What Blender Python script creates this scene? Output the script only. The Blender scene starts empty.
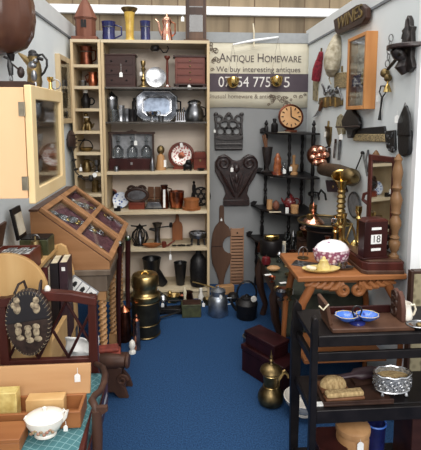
import bpy, math, random
from mathutils import Matrix, Vector
random.seed(7)
C = bpy.context.scene.collection
PI = math.pi
# ---------------------------------------------------------------- camera numbers and measuring helpers
FOC, CX, CY, EYE = 452.0, 210.5, 169.0, 1.42
PITCH = math.atan((CY - 117) / FOC)
YAW = math.atan((CX - 178) * math.cos(PITCH) / FOC)
_sy, _cy, _sp, _cp = math.sin(YAW), math.cos(YAW), math.sin(PITCH), math.cos(PITCH)
RT, UP, FW = Vector((_cy, -_sy, 0)), Vector((_sy*_sp, _cy*_sp, _cp)), Vector((_sy*_cp, _cy*_cp, -_sp))
def ray(px, py): return FW + RT*((px-CX)/FOC) + UP*((CY-py)/FOC)
def at(px, py, Y):                     # the point at depth Y that is measured at (px, py) in the photograph
    d = ray(px, py); t = Y/d.y
    return Vector((d.x*t, Y, EYE + d.z*t))
def row(Y, z, X=0):
    d = Vector((X, Y, z-EYE)); return CY - FOC*d.dot(UP)/d.dot(FW)
def put(px, Y, z):                     # a base point at height z and depth Y in the column px
    x = 0
    for _ in range(3): x = at(px, row(Y, z, x), Y).x
    return Vector((x, Y, z))
def wallR(px, py, off=0.0):
    d = ray(px, py); t = (1.07-off)/d.x; return Vector((1.07-off, d.y*t, EYE + d.z*t))
def wallL(px, py, off=0.0):
    d = ray(px, py); t = (-.84+off)/d.x; return Vector((-.84+off, d.y*t, EYE + d.z*t))
def S(Y, z=1.3): return (Y*_cp*_cy+(EYE-z)*_sp)/FOC   # metres to a pixel at depth Y and height z
# ---------------------------------------------------------------- materials
def lin(c):
    g = .3*c[0]+.59*c[1]+.11*c[2]; out = []
    for v in (g+(q-g)*.86 for q in c):
        v = v/255.0
        out.append(v/12.92 if v <= .04045 else ((v+.055)/1.055)**2.4)
    return (*out, 1)
MATS = {}
def base_mat(name):
    m = bpy.data.materials.new(name); m.use_nodes = True
    nt = m.node_tree; b = nt.nodes['Principled BSDF']
    MATS[name] = m
    return m, nt, b
def mat(name, c, rough=.6, metal=0, c2=None, scale=30, stretch=(1, 1, 1), bump=0, spec=.5, kind='noise', lo=.35, hi=.65, detail=4):
    m, nt, b = base_mat(name)
    b.inputs['Roughness'].default_value = rough
    b.inputs['Metallic'].default_value = metal
    b.inputs['Specular IOR Level'].default_value = spec
    if c2 is None: c2 = tuple(v*.82 for v in c)
    tc = nt.nodes.new('ShaderNodeTexCoord'); mp = nt.nodes.new('ShaderNodeMapping')
    mp.inputs['Scale'].default_value = stretch
    nt.links.new(tc.outputs['Object'], mp.inputs['Vector'])
    if kind == 'noise':
        n = nt.nodes.new('ShaderNodeTexNoise'); n.inputs['Scale'].default_value = scale; n.inputs['Detail'].default_value = detail; out = n.outputs['Fac']
    elif kind == 'voronoi':
        n = nt.nodes.new('ShaderNodeTexVoronoi'); n.inputs['Scale'].default_value = scale; out = n.outputs['Distance']
    else:
        n = nt.nodes.new('ShaderNodeTexWave'); n.inputs['Scale'].default_value = scale; n.inputs['Distortion'].default_value = 3; n.inputs['Detail'].default_value = 3; out = n.outputs['Fac']
    nt.links.new(mp.outputs['Vector'], n.inputs['Vector'])
    r = nt.nodes.new('ShaderNodeValToRGB')
    r.color_ramp.elements[0].position = lo; r.color_ramp.elements[0].color = lin(c2)
    r.color_ramp.elements[1].position = hi; r.color_ramp.elements[1].color = lin(c)
    nt.links.new(out, r.inputs['Fac']); nt.links.new(r.outputs['Color'], b.inputs['Base Color'])
    if bump:
        bp = nt.nodes.new('ShaderNodeBump'); bp.inputs['Strength'].default_value = bump; bp.inputs['Distance'].default_value = .004
        nt.links.new(out, bp.inputs['Height']); nt.links.new(bp.outputs['Normal'], b.inputs['Normal'])
    return m
def wood(name, c, c2, rough=.45, scale=14, along='z', spec=.22):
    st = {'x': (.12, 1, 1), 'y': (1, .12, 1), 'z': (1, 1, .12)}[along]
    return mat(name, c, rough, 0, c2, scale, st, .08, spec, lo=.3, hi=.7, detail=6)
def metal(name, c, c2=None, rough=.28, scale=25, bump=0):
    return mat(name, c, rough, 1, c2 or tuple(v*.55 for v in c), scale, bump=bump, lo=.25, hi=.6)
def glassy(name, tint=(255, 255, 255), gloss=.12, fres=.7):
    m, nt, b = base_mat(name)
    tr = nt.nodes.new('ShaderNodeBsdfTransparent'); tr.inputs['Color'].default_value = lin(tint)
    gl = nt.nodes.new('ShaderNodeBsdfGlossy'); gl.inputs['Roughness'].default_value = .04
    fr = nt.nodes.new('ShaderNodeFresnel'); fr.inputs['IOR'].default_value = 1.5
    mx = nt.nodes.new('ShaderNodeMixShader')
    ad = nt.nodes.new('ShaderNodeMath'); ad.operation = 'MULTIPLY_ADD'; ad.inputs[1].default_value = fres; ad.inputs[2].default_value = gloss-.03; ad.use_clamp = True
    nt.links.new(fr.outputs[0], ad.inputs[0]); nt.links.new(ad.outputs[0], mx.inputs[0])
    nt.links.new(tr.outputs[0], mx.inputs[1]); nt.links.new(gl.outputs[0], mx.inputs[2])
    nt.links.new(mx.outputs[0], nt.nodes['Material Output'].inputs['Surface'])
    return m
def patch(name, c, spots, scale=40, rough=.25, lo=.2, hi=.3):   # a glaze with blobs of a second colour
    return mat(name, c, rough, 0, spots, scale, kind='voronoi', lo=lo, hi=hi, spec=.6)

birch = wood('birch', (212, 188, 146), (190, 162, 118), .5, along='z')
birch_x = wood('birch shelf', (208, 192, 160), (188, 166, 128), .5, along='x')
case_back = mat('grey brown board', (222, 206, 188), .7, c2=(212, 196, 178), scale=5)
toned = mat('smoked shelf', (74, 68, 60), .25, c2=(58, 54, 50), scale=8)  # plain dark tone for the two upper shelves of the wide bookcase
pine = wood('orange pine', (214, 148, 84), (188, 120, 62), .45)
pine_pale = wood('pale pine', (214, 172, 112), (196, 148, 86), .45)
peach = wood('peach veneer', (238, 190, 140), (230, 178, 126), .45, scale=6)
door_wood = wood('cream wood', (240, 212, 158), (226, 192, 132), .4, scale=8)
case_wood = wood('ash brown wood', (178, 126, 82), (142, 96, 58), .45, along='x')
desk_wood = wood('grey brown oak', (120, 104, 88), (92, 76, 62), .55)
mahog = wood('mahogany', (92, 42, 34), (58, 24, 20), .3)
mahog_d = wood('dark mahogany', (62, 26, 24), (38, 14, 14), .28)
oak = wood('golden oak', (170, 106, 58), (134, 76, 38), .38, along='x')
oak_z = wood('golden oak leg', (162, 96, 50), (126, 68, 32), .38)
walnut = wood('walnut', (98, 66, 48), (66, 42, 32), .45, spec=.25)
brown = wood('brown wood', (134, 88, 56), (98, 60, 38), .45)
brown_d = wood('dark brown wood', (70, 46, 36), (44, 28, 22), .4)
light_w = wood('light turned wood', (190, 142, 92), (160, 112, 66), .4)
ebony = mat('black wood', (27, 23, 24), .4, c2=(16, 13, 14), scale=20, spec=.25)
carved = mat('black carved oak', (50, 41, 39), .38, c2=(20, 16, 16), scale=60, bump=.4)
carved_r = mat('dark red carved wood', (54, 34, 32), .35, c2=(26, 16, 16), scale=60, bump=.4)
black = mat('black paint', (24, 24, 26), .4, c2=(14, 14, 15))
iron = mat('cast iron', (34, 32, 33), .45, .4, c2=(20, 19, 20), scale=60, bump=.2)
leather = mat('black leather', (28, 28, 30), .42, c2=(14, 14, 16), scale=90, bump=.3)
lbrown = mat('brown leather', (58, 40, 34), .5, c2=(36, 24, 21), scale=50, bump=.3)
brass = metal('brass', (196, 166, 104), (132, 102, 54), .3)
brass_d = metal('old brass', (140, 118, 76), (78, 62, 38), .4)
gold = metal('polished brass', (228, 194, 112), (180, 138, 62), .16)
copper = metal('copper', (198, 116, 82), (120, 58, 40), .28)
copper_b = metal('bright copper', (238, 178, 150), (190, 110, 84), .2)
copper_d = metal('dark copper', (120, 66, 48), (62, 34, 26), .34)
silver = metal('silver', (196, 198, 202), (128, 128, 132), .27)
pewter = metal('pewter', (132, 134, 138), (80, 80, 84), .32)
alu = metal('aluminium', (168, 176, 186), (128, 134, 142), .42)
mirror_m = metal('mirror glass', (225, 228, 228), (215, 218, 218), .03)
china = mat('white china', (236, 232, 222), .18, c2=(226, 220, 208), scale=8)
cream = mat('cream china', (226, 218, 196), .25, c2=(206, 192, 164), scale=14)
floral = patch('white china with sprigs', (236, 230, 216), (150, 128, 90), 38, lo=.16, hi=.26)
cobalt = mat('cobalt glaze', (34, 42, 112), .2, c2=(20, 26, 76), scale=12, spec=.6)
bluedish = patch('blue glaze', (58, 112, 214), (24, 52, 150), 45, lo=.12, hi=.4)
pinkdish = patch('pink transfer glaze', (150, 76, 104), (236, 214, 220), 60, lo=.28, hi=.58)
silver_b = mat('bright silver plate', (226, 228, 230), .25, .75, c2=(170, 172, 176), scale=14)
pinklid = patch('white glaze with purple sprigs', (240, 234, 236), (150, 110, 140), 22, lo=.12, hi=.2)
ivory = mat('ivory', (226, 212, 178), .4)
yellow_d = mat('yellow glaze', (222, 200, 120), .3, c2=(190, 160, 80), scale=30)
amber = mat('amber glass', (170, 92, 48), .2, c2=(120, 56, 26))
redglass = mat('ruby glaze', (110, 24, 30), .15)
paper = mat('white card', (238, 238, 234), .7, c2=(228, 228, 224))
ink = mat('black ink', (36, 36, 38), .7)
green_t = mat('olive tin', (72, 76, 44), .45, c2=(52, 54, 32))
green_c = mat('dark green cloth', (54, 58, 44), .9, c2=(38, 42, 32), scale=20)
teal = mat('teal', (36, 86, 92), .8)
velvet = mat('plum velvet', (132, 74, 84), .9, c2=(96, 48, 60), scale=30)
red = mat('red silk', (164, 30, 48), .55, c2=(110, 16, 34), scale=60)
orange_red = mat('orange red cloth', (150, 58, 40), .8, c2=(110, 40, 30))
canvas = mat('cream cloth', (206, 196, 170), .9, c2=(150, 138, 110), scale=28)
tapestry = patch('gold brocade', (168, 146, 100), (38, 32, 31), 120, .7, .3, .5)
olive_br = patch('olive brocade', (150, 138, 104), (110, 98, 68), 30, .8, .2, .5)
straw = mat('straw bristle', (196, 166, 112), .9, c2=(150, 120, 74), scale=120, stretch=(1, 1, .3), bump=.6)
steel = metal('steel', (160, 160, 160), (100, 98, 96), .3)
clear = glassy('clear glass', (248, 250, 250), .04)
crystal = glassy('crystal', (232, 235, 236), .09, .5)
clear_c = glassy('case glass', (246, 248, 248), .03, .25)
green_g = glassy('green glass', (150, 190, 150), .2)
clockface = mat('pale clock wood', (206, 152, 92), .45, c2=(190, 134, 76), scale=10)
skirt_g = mat('cool grey paint', (150, 152, 156), .7)  # one even grey for card backing, decanter board, box label and hand mirror
bookred = mat('dark red cloth cover', (104, 34, 38), .6)
bookblk = mat('black cover', (30, 26, 32), .5)
bookplum = mat('plum cover', (60, 36, 46), .5)
felt = mat('felt figures', (188, 168, 134), .9, c2=(104, 88, 70), scale=60)
lace = mat('silver filigree', (206, 206, 204), .42, .6, c2=(120, 120, 120), scale=130, bump=.5)
plate_rw = patch('red and white glaze', (232, 218, 208), (168, 62, 58), 60, lo=.36, hi=.5)
plate_bw = patch('blue and white glaze', (210, 220, 232), (60, 92, 168), 45, lo=.3, hi=.45)
chest_w = wood('dark chest wood', (66, 36, 30), (42, 22, 19), .4, along='x')
chest_r = wood('red chest wood', (122, 52, 34), (86, 32, 22), .35, along='x')
terracotta = wood('reddish wood', (132, 80, 60), (104, 58, 44), .5)
# ---------------------------------------------------------------- mesh builder
class M:
    def __init__(s): s.v, s.f, s.T = [], [], Matrix()
    def t(s, loc=(0, 0, 0), rx=0, ry=0, rz=0, sc=1):
        r = math.radians
        s.T = Matrix.Translation(loc) @ Matrix.Rotation(r(rz), 4, 'Z') @ Matrix.Rotation(r(ry), 4, 'Y') @ Matrix.Rotation(r(rx), 4, 'X') @ Matrix.Scale(sc, 4)
        return s
    def add(s, vs, fs):
        k = len(s.v); s.v += [s.T @ Vector(p) for p in vs]; s.f += [tuple(i+k for i in f) for f in fs]; return s
    def box(s, x0, x1, y0, y1, z0, z1):
        return s.add([(x, y, z) for z in (z0, z1) for y in (y0, y1) for x in (x0, x1)],
                     [(0, 2, 3, 1), (4, 5, 7, 6), (0, 1, 5, 4), (2, 6, 7, 3), (0, 4, 6, 2), (1, 3, 7, 5)])
    def bx(s, w, d, h, c=(0, 0, 0)):    # a box by width, depth, height, standing on its base centre
        return s.box(c[0]-w/2, c[0]+w/2, c[1]-d/2, c[1]+d/2, c[2], c[2]+h)
    def lathe(s, prof, k=1.0, n=22, c=(0, 0, 0), sy=1.0, axis='Z'):
        vs, fs = [], []; c = tuple(c)+(0,)*(3-len(c))
        for r, z in prof:
            r = max(r, 1e-4)
            for i in range(n):
                a = 2*PI*i/n; p = (r*k*math.cos(a), r*k*sy*math.sin(a), z*k)
                if axis == 'Y': p = (p[0], -p[2], p[1])
                elif axis == 'X': p = (-p[2], p[0], p[1])
                vs.append((p[0]+c[0], p[1]+c[1], p[2]+c[2]))
        m = len(prof)
        for j in range(m-1):
            for i in range(n):
                a, b = j*n+i, j*n+(i+1) % n
                fs.append((a, b, b+n, a+n))
        fs.append(tuple(range(n-1, -1, -1))); fs.append(tuple(range((m-1)*n, m*n)))
        return s.add(vs, fs)
    def tube(s, pts, r, n=8, closed=False, flat=1.0):
        pts = [Vector(p) for p in pts]; m = len(pts)
        rs = r if isinstance(r, (list, tuple)) else [r]*m
        vs, fs = [], []; up = None
        for i, p in enumerate(pts):
            if closed: d = pts[(i+1) % m]-pts[i-1]
            else: d = pts[min(i+1, m-1)]-pts[max(i-1, 0)]
            d = d.normalized() if d.length > 1e-9 else Vector((0, 0, 1))
            if up is None: up = Vector((0, 0, 1)) if abs(d.z) < .9 else Vector((0, 1, 0))
            x = up.cross(d)
            if x.length < 1e-6: x = Vector((1, 0, 0)).cross(d)
            x.normalize(); y = d.cross(x); up = y
            for k in range(n):
                a = 2*PI*k/n; vs.append(p+x*math.cos(a)*rs[i]+y*math.sin(a)*rs[i]*flat)
        for j in range(m if closed else m-1):
            for k in range(n):
                a, b = j*n+k, j*n+(k+1) % n; e = ((j+1) % m)*n
                fs.append((a, b, e+(k+1) % n, e+k))
        if not closed: fs.append(tuple(range(n-1, -1, -1))); fs.append(tuple(range((m-1)*n, m*n)))
        return s.add(vs, fs)
    def ring(s, c, R, r, axis='Y', sx=1.0, sz=1.0, n=22, k=6):
        P = []
        for i in range(n):
            a = 2*PI*i/n; u, w = R*sx*math.cos(a), R*sz*math.sin(a)
            P.append({'Y': (c[0]+u, c[1], c[2]+w), 'Z': (c[0]+u, c[1]+w, c[2]), 'X': (c[0], c[1]+u, c[2]+w)}[axis])
        return s.tube(P, r, k, True)
    def ell(s, c, r, nu=14, nv=9):
        prof = [(math.sin(PI*j/nv), -math.cos(PI*j/nv)) for j in range(nv+1)]
        vs, fs = [], []
        for a, z in prof:
            a = max(a, 1e-3)
            for i in range(nu):
                t = 2*PI*i/nu; vs.append((c[0]+r[0]*a*math.cos(t), c[1]+r[1]*a*math.sin(t), c[2]+r[2]*z))
        for j in range(nv):
            for i in range(nu):
                p, q = j*nu+i, j*nu+(i+1) % nu; fs.append((p, q, q+nu, p+nu))
        return s.add(vs, fs)
    def prism(s, pts, d0, d1, axis='Y', k=1.0):
        n = len(pts); P = [(u*k, w*k) for u, w in pts]
        mk = {'Y': lambda u, w, d: (u, d, w), 'X': lambda u, w, d: (d, u, w), 'Z': lambda u, w, d: (u, w, d)}[axis]
        vs = [mk(u, w, d0) for u, w in P]+[mk(u, w, d1) for u, w in P]
        fs = [tuple(range(n)), tuple(range(2*n-1, n-1, -1))]+[(i, i+n, (i+1) % n+n, (i+1) % n) for i in range(n)]
        return s.add(vs, fs)
    def twist(s, r, z0, z1, turns, x=0, y=0, lobes=2, amp=.3, n=16, m=48):
        vs, fs = [], []
        for j in range(m+1):
            z = z0+(z1-z0)*j/m; ph = 2*PI*turns*j/m
            for i in range(n):
                a = 2*PI*i/n; q = r*(1+amp*math.cos(lobes*(a-ph)))
                vs.append((x+q*math.cos(a), y+q*math.sin(a), z))
        for j in range(m):
            for i in range(n):
                p, q = j*n+i, j*n+(i+1) % n; fs.append((p, q, q+n, p+n))
        fs.append(tuple(range(n-1, -1, -1))); fs.append(tuple(range(m*n, (m+1)*n)))
        return s.add(vs, fs)
    def sheet(s, nx, ny, fn):
        vs = [fn(i/nx, j/ny) for j in range(ny+1) for i in range(nx+1)]
        fs = [(j*(nx+1)+i, j*(nx+1)+i+1, (j+1)*(nx+1)+i+1, (j+1)*(nx+1)+i) for j in range(ny) for i in range(nx)]
        return s.add(vs, fs)
LAST = [None]
def obj(name, m, mt, parent=None, bevel=0, label=None, loc=None, solid=0):
    me = bpy.data.meshes.new(name); me.from_pydata([tuple(p) for p in m.v], [], m.f)
    me.validate()
    import bmesh
    b = bmesh.new(); b.from_mesh(me); bmesh.ops.recalc_face_normals(b, faces=b.faces); b.to_mesh(me); b.free()
    me.materials.append(mt)
    for p in me.polygons: p.use_smooth = True
    me.set_sharp_from_angle(angle=math.radians(38))
    o = bpy.data.objects.new(name, me); C.objects.link(o)
    LAST[0] = o
    if parent: o.parent = parent
    if label: o['label'] = label
    if loc is not None: o.location = loc
    if solid:
        q = o.modifiers.new('thickness', 'SOLIDIFY'); q.thickness = solid; q.offset = 0
    if bevel:
        q = o.modifiers.new('edge', 'BEVEL'); q.width = bevel; q.segments = 2; q.limit_method = 'ANGLE'; q.angle_limit = math.radians(40)
    return o
def tagp(o, label, cat, group=None):
    o['label'] = label; o['category'] = cat
    if group: o['group'] = group
    return o
def thing(name, label, cat, loc=(0, 0, 0), rz=0, group=None):
    o = bpy.data.objects.new(name, None); o.empty_display_size = .05; C.objects.link(o)
    o.location = loc; o.rotation_euler.z = math.radians(rz)
    return tagp(o, label, cat, group)
def solo(name, label, cat, m, mt, loc, group=None, rz=0, bevel=0, solid=0):
    o = obj(name, m, mt, None, bevel, None, loc, solid); o.rotation_euler.z = math.radians(rz)
    return tagp(o, label, cat, group)
def struct(name, m, mt, bevel=0):
    o = obj(name, m, mt, None, bevel); o['kind'] = 'structure'; return o
def price_tag(t, x, y, z, drop=.03, s=.018):
    s = min(s*.8, .024)   # white card on a string; (x, y, z) is where the string is tied
    w = s*.5
    q = M().tube([(x, y, z), (x+.001, y-.002, z-drop)], .0008, 4)
    q.prism([(x-w, z-drop-s*1.5), (x+w, z-drop-s*1.5), (x+w, z-drop-s*.3), (x+w*.4, z-drop), (x-w*.4, z-drop), (x-w, z-drop-s*.3)], y-.0035, y-.002)
    return obj('price_tag', q, paper, t, label='white paper price tag')
def words(name, s, size, mt, parent=None, ext=.0006, sx=1.0, caps=False):
    cu = bpy.data.curves.new('lettering', 'FONT'); cu.body = s; cu.size = size; cu.extrude = ext; cu.small_caps_scale = .76; cu.align_x = 'CENTER'; cu.align_y = 'CENTER'
    if caps:
        for f in cu.body_format: f.use_small_caps = True
    o = bpy.data.objects.new('lettering', cu); C.objects.link(o)
    me = bpy.data.meshes.new_from_object(o.evaluated_get(bpy.context.evaluated_depsgraph_get()))
    bpy.data.objects.remove(o); me.materials.clear(); me.materials.append(mt)
    me.transform(Matrix.Rotation(PI/2, 4, 'X') @ Matrix.Diagonal((sx, 1, 1, 1)))
    q = bpy.data.objects.new(name, me); C.objects.link(q)
    if parent: q.parent = parent
    return q
def scroll(cx, cz, r0, r1, a0, turns, n=22, y=0.0):   # points of a spiral in the XZ plane
    return [(cx+(r0+(r1-r0)*i/n)*math.cos(math.radians(a0)+2*PI*turns*i/n), y, cz+(r0+(r1-r0)*i/n)*math.sin(math.radians(a0)+2*PI*turns*i/n)) for i in range(n+1)]
def arc(cx, cz, r, a0, a1, n=10, y=0.0, sz=1.0):
    return [(cx+r*math.cos(math.radians(a0+(a1-a0)*i/n)), y, cz+sz*r*math.sin(math.radians(a0+(a1-a0)*i/n))) for i in range(n+1)]
# ---------------------------------------------------------------- the setting
LW, RW, BW, TOP = -.805, 1.07, 3.72, 2.105
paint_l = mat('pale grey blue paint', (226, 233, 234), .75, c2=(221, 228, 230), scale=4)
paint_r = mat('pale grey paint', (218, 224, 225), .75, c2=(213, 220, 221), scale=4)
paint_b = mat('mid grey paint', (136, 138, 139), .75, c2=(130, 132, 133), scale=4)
trim_w = mat('light grey trim', (214, 218, 218), .6, c2=(208, 212, 213), scale=5)
trim_g = mat('grey edge', (128, 134, 140), .6)
white_p = mat('white plastic', (240, 242, 244), .4, c2=(236, 238, 240))
carpet = mat('blue carpet', (44, 82, 128), .95, c2=(28, 56, 94), scale=170, bump=.9, spec=.1, detail=2)
concrete = mat('grey concrete', (120, 118, 114), .85, c2=(104, 102, 98), scale=6)
def planks():
    m, nt, b = base_mat('vertical oak planks')
    L = nt.links.new; N = nt.nodes.new
    tc = N('ShaderNodeTexCoord'); mp = N('ShaderNodeMapping'); mp.inputs['Scale'].default_value = (1, 1, .12); L(tc.outputs['Object'], mp.inputs['Vector'])
    n = N('ShaderNodeTexNoise'); n.inputs['Scale'].default_value = 9; n.inputs['Detail'].default_value = 6; L(mp.outputs[0], n.inputs['Vector'])
    sp = N('ShaderNodeSeparateXYZ'); L(tc.outputs['Object'], sp.inputs[0])
    ml = N('ShaderNodeMath'); ml.operation = 'MULTIPLY'; ml.inputs[1].default_value = 1/.27; L(sp.outputs['X'], ml.inputs[0])
    fl = N('ShaderNodeMath'); fl.operation = 'FLOOR'; L(ml.outputs[0], fl.inputs[0])
    fr = N('ShaderNodeMath'); fr.operation = 'FRACT'; L(ml.outputs[0], fr.inputs[0])
    wn = N('ShaderNodeTexWhiteNoise'); wn.noise_dimensions = '1D'; L(fl.outputs[0], wn.inputs['W'])
    ad = N('ShaderNodeMath'); ad.operation = 'ADD'; L(n.outputs['Fac'], ad.inputs[0])
    m2 = N('ShaderNodeMath'); m2.operation = 'MULTIPLY'; m2.inputs[1].default_value = .45; L(wn.outputs['Value'], m2.inputs[0]); L(m2.outputs[0], ad.inputs[1])
    rp = N('ShaderNodeValToRGB'); rp.color_ramp.elements[0].position = .4; rp.color_ramp.elements[0].color = lin((100, 82, 56))
    rp.color_ramp.elements[1].position = .95; rp.color_ramp.elements[1].color = lin((156, 134, 100)); L(ad.outputs[0], rp.inputs[0])
    gt = N('ShaderNodeMath'); gt.operation = 'GREATER_THAN'; gt.inputs[1].default_value = .05; L(fr.outputs[0], gt.inputs[0])
    mx = N('ShaderNodeMix'); mx.data_type = 'RGBA'; L(gt.outputs[0], mx.inputs['Factor'])
    mx.inputs[6].default_value = lin((96, 72, 44)); L(rp.outputs[0], mx.inputs[7]); L(mx.outputs[2], b.inputs['Base Color'])
    b.inputs['Roughness'].default_value = .6
    return m
struct('floor_hall', M().box(-6, 6, -4, 6, -.06, -.012), concrete)
struct('floor', M().box(-1.1, 1.5, .2, BW, -.012, 0), carpet)
struct('wall_left', M().box(LW-.05, LW, .7, BW+.05, 0, TOP-.09), paint_l)
struct('wall_right', M().box(RW, RW+.05, 1.99, BW+.05, 0, TOP-.09), paint_r)
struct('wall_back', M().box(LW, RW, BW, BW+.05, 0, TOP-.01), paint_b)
struct('trim_1', M().box(LW-.055, LW+.006, .7, BW+.05, TOP-.09, TOP+.02), trim_w)
struct('trim_2', M().box(RW-.008, RW+.06, 1.96, BW+.05, TOP-.09, TOP+.02), trim_w)
struct('trim_3', M().box(RW-.004, RW+.06, 1.955, 1.99, 0, TOP-.09), white_p)
struct('trim_4', M().box(LW, LW+.009, .7, BW, TOP-.104, TOP-.09), trim_g)
struct('trim_5', M().box(RW-.011, RW, 1.96, BW, TOP-.104, TOP-.09), trim_g)
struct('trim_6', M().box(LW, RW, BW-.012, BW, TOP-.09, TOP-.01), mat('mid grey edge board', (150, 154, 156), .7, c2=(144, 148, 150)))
struct('wall_outer', M().box(-4, 4, 4.9, 5.0, 0, 4.2), planks())
struct('trunking', M().box(-4, 4, 4.84, 4.9, at(250, 15.5, 4.84).z, at(250, 7, 4.84).z), white_p, .004)  # white trunking along the plank wall
# ---------------------------------------------------------------- birch bookcases
def bookcase(name, label, x0, x1, zs, toned_at=()):
    y0, y1, z1 = 3.40, 3.705, 1.978
    t = thing(name, label, 'bookcase', ((x0+x1)/2, (y0+y1)/2, 0)); w = (x1-x0)/2; d = (y1-y0)/2
    for s in (-1, 1): obj('side_panel', M().box(*sorted((s*w, s*(w-.019))), -d, d, 0, z1-.022), birch, t, .001)
    obj('top_panel', M().box(-w, w, -d, d, z1-.022, z1), birch_x, t, .001)
    obj('back_panel', M().box(-w+.019, w-.019, d-.012, d, .0, z1-.022), case_back, t)
    for i, z in enumerate(zs):
        if i in toned_at: obj('shelf', M().box(-w+.019, w-.019, -d+.004, d-.012, z-.012, z), toned, t, label='dark smoked shelf')
        else: obj('shelf', M().box(-w+.019, w-.019, -d+.002, d-.012, z-.022, z), birch_x, t, .001)
    obj('plinth', M().box(-w+.019, w-.019, -d+.02, -d+.036, 0, .05), birch_x, t)
    return t
WZ = [1.64, 1.385, 1.012, .705, .415, .085]
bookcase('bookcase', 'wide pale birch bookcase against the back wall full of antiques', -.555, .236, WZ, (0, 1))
NZ = [1.80, 1.645, 1.483, 1.318, 1.16, 1.002, .845, .66, .4, .085]
bookcase('bookcase', 'narrow pale birch bookcase in the corner beside the wide bookcase', -.772, -.558, NZ)
# ---------------------------------------------------------------- banner and the hanging scales
t = thing('shop_banner', 'cream and plum shop banner reading antique homeware on the back wall', 'banner', (0, BW-.002, 0))
a, b_ = at(206, 42, BW), at(308, 108, BW); z0, z1 = b_.z, a.z
def wav(u, v): return (a.x+(b_.x-a.x)*u, -.004-.003*math.sin(9*u)*(1-v), z0+(z1-z0)*v + .006*math.sin(7*u)*(1-v))
ban = mat('cream banner cloth', (206, 200, 178), .7, c2=(196, 188, 164), scale=6)
plum = mat('plum band', (78, 66, 76), .7, c2=(72, 60, 70), scale=6)
gr = mat('grey lettering', (88, 76, 76), .7); scr = mat('brown scrollwork', (124, 108, 92), .7); wl = mat('white lettering', (236, 232, 226), .6)
obj('cloth', M().sheet(24, 6, wav), ban, t, solid=.003)
p, q = at(206, 73.5, BW), at(308, 92, BW)
obj('band', M().box(a.x, b_.x-.001, -.0105, -.0085, q.z, p.z), plum, t)
c = at(259, 58.5, BW); w_ = words('title', 'Antique Homeware', .098, gr, t, sx=.84, caps=True); w_.location = (c.x+.012, -.0095, c.z)
c = at(258.5, 69.8, BW); w_ = words('slogan', 'We buy interesting antiques', .062, gr, t, sx=.98); w_.location = (c.x, -.0095, c.z)
c = at(247, 82.6, BW); w_ = words('telephone_number', '07754 775', .118, wl, t, sx=.86); w_.location = (at(244.5, 82, BW).x, -.0115, c.z)
w_ = words('telephone_number', '5', .122, wl, t); w_.location = (at(286.5, 82, BW).x, -.0115, c.z)
c = at(243, 96.6, BW); w_ = words('small_print', 'Unusual homeware & antiques', .05, scr, t, sx=.95); w_.location = (c.x, -.0095, c.z)
m = M()
for i in range(34):
    if i < 14: px, py = 206+random.random()*13, 43+random.random()*29
    else: px, py = 268+random.random()*38, 93+random.random()*14
    e = at(px, py, BW); k = .010+random.random()*.018
    m.tube(scroll(e.x, e.z, k*.2, k, random.random()*360, 1.3*random.choice((-1, 1)), 14, -.009), .0028, 4)
obj('scrollwork', m, scr, t)
t = thing('balance_scale', 'hanging balance scale with white beam and two brass pans before the banner', 'scale', (0, BW-.06, 0))
Yb = BW-.06
p0, p1, pc = at(233, 44.5, Yb), at(278.5, 37, Yb), at(254, 41, Yb)
obj('beam', M().tube([(p0.x, 0, p0.z), (pc.x, 0, pc.z+.004), (p1.x, 0, p1.z)], [.006, .011, .006], 8), white_p, t, label='white painted beam')
hk = at(253.5, 27, Yb)
obj('hanger', M().tube([(hk.x, .02, hk.z+.03), (hk.x+.004, 0, hk.z-.03), (pc.x, 0, pc.z-.045)], .006, 6), ivory, t)
for e, (px, py) in ((p0, (233, 83)), (p1, (276.5, 82))):
    c = at(px, py, Yb); R = .072
    obj('pan', M().t((c.x, -.0, c.z+.03), rx=-16).lathe([(.2, -8.6), (3, -8), (5.2, -5.4), (6.3, -1), (6.5, 0), (5.9, -.6), (4.8, -4.8), (2.6, -7.4), (.1, -7.8)], .0082, 24), gold, t)
    q = M()
    for dx in (-.05, .05): q.tube([(e.x, 0, e.z), (c.x+dx, 0, c.z+.03)], .0009, 4)
    obj('cord', q, scr, t)
# ---------------------------------------------------------------- wall case on the left (narrow, glazed)
t = thing('wall_display_case', 'narrow pale framed glazed case on the left wall before the corner bookcase', 'display case', (LW, 3.255, 1.6))
h_ = .155
for y0, y1, z0, z1 in ((-h_, -h_+.03, -.225, .235), (h_-.03, h_, -.225, .235), (-h_+.03, h_-.03, .2, .235), (-h_+.03, h_-.03, -.225, -.19)):
    obj('case_frame', M().box(.0, .032, y0, y1, z0, z1), birch, t, .002)
obj('back_panel', M().box(.0, .004, -h_+.03, h_-.03, -.19, .2), birch, t)
obj('shelf', M().box(.004, .026, -h_+.03, h_-.03, -.01, 0), clear, t); obj('pane', M().box(.028, .030, -h_+.03, h_-.03, -.19, .2), clear, t)
for i, (y, z, h) in enumerate(((-.10, 0, .1), (-.02, 0, .07), (.07, 0, .12), (-.08, -.19, .11), (.05, -.19, .08))):
    solo('trinket', 'small pewter trinket inside the narrow glazed wall case', 'trinket',
         M().lathe([(9, 0), (10, 4), (5, 10), (8, 30), (10, 60), (4, 80), (2, 100)], h/110, 12, sy=1), pewter, (LW+.015, 3.255+y, 1.6+z), 'trinkets in the narrow wall case')
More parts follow.
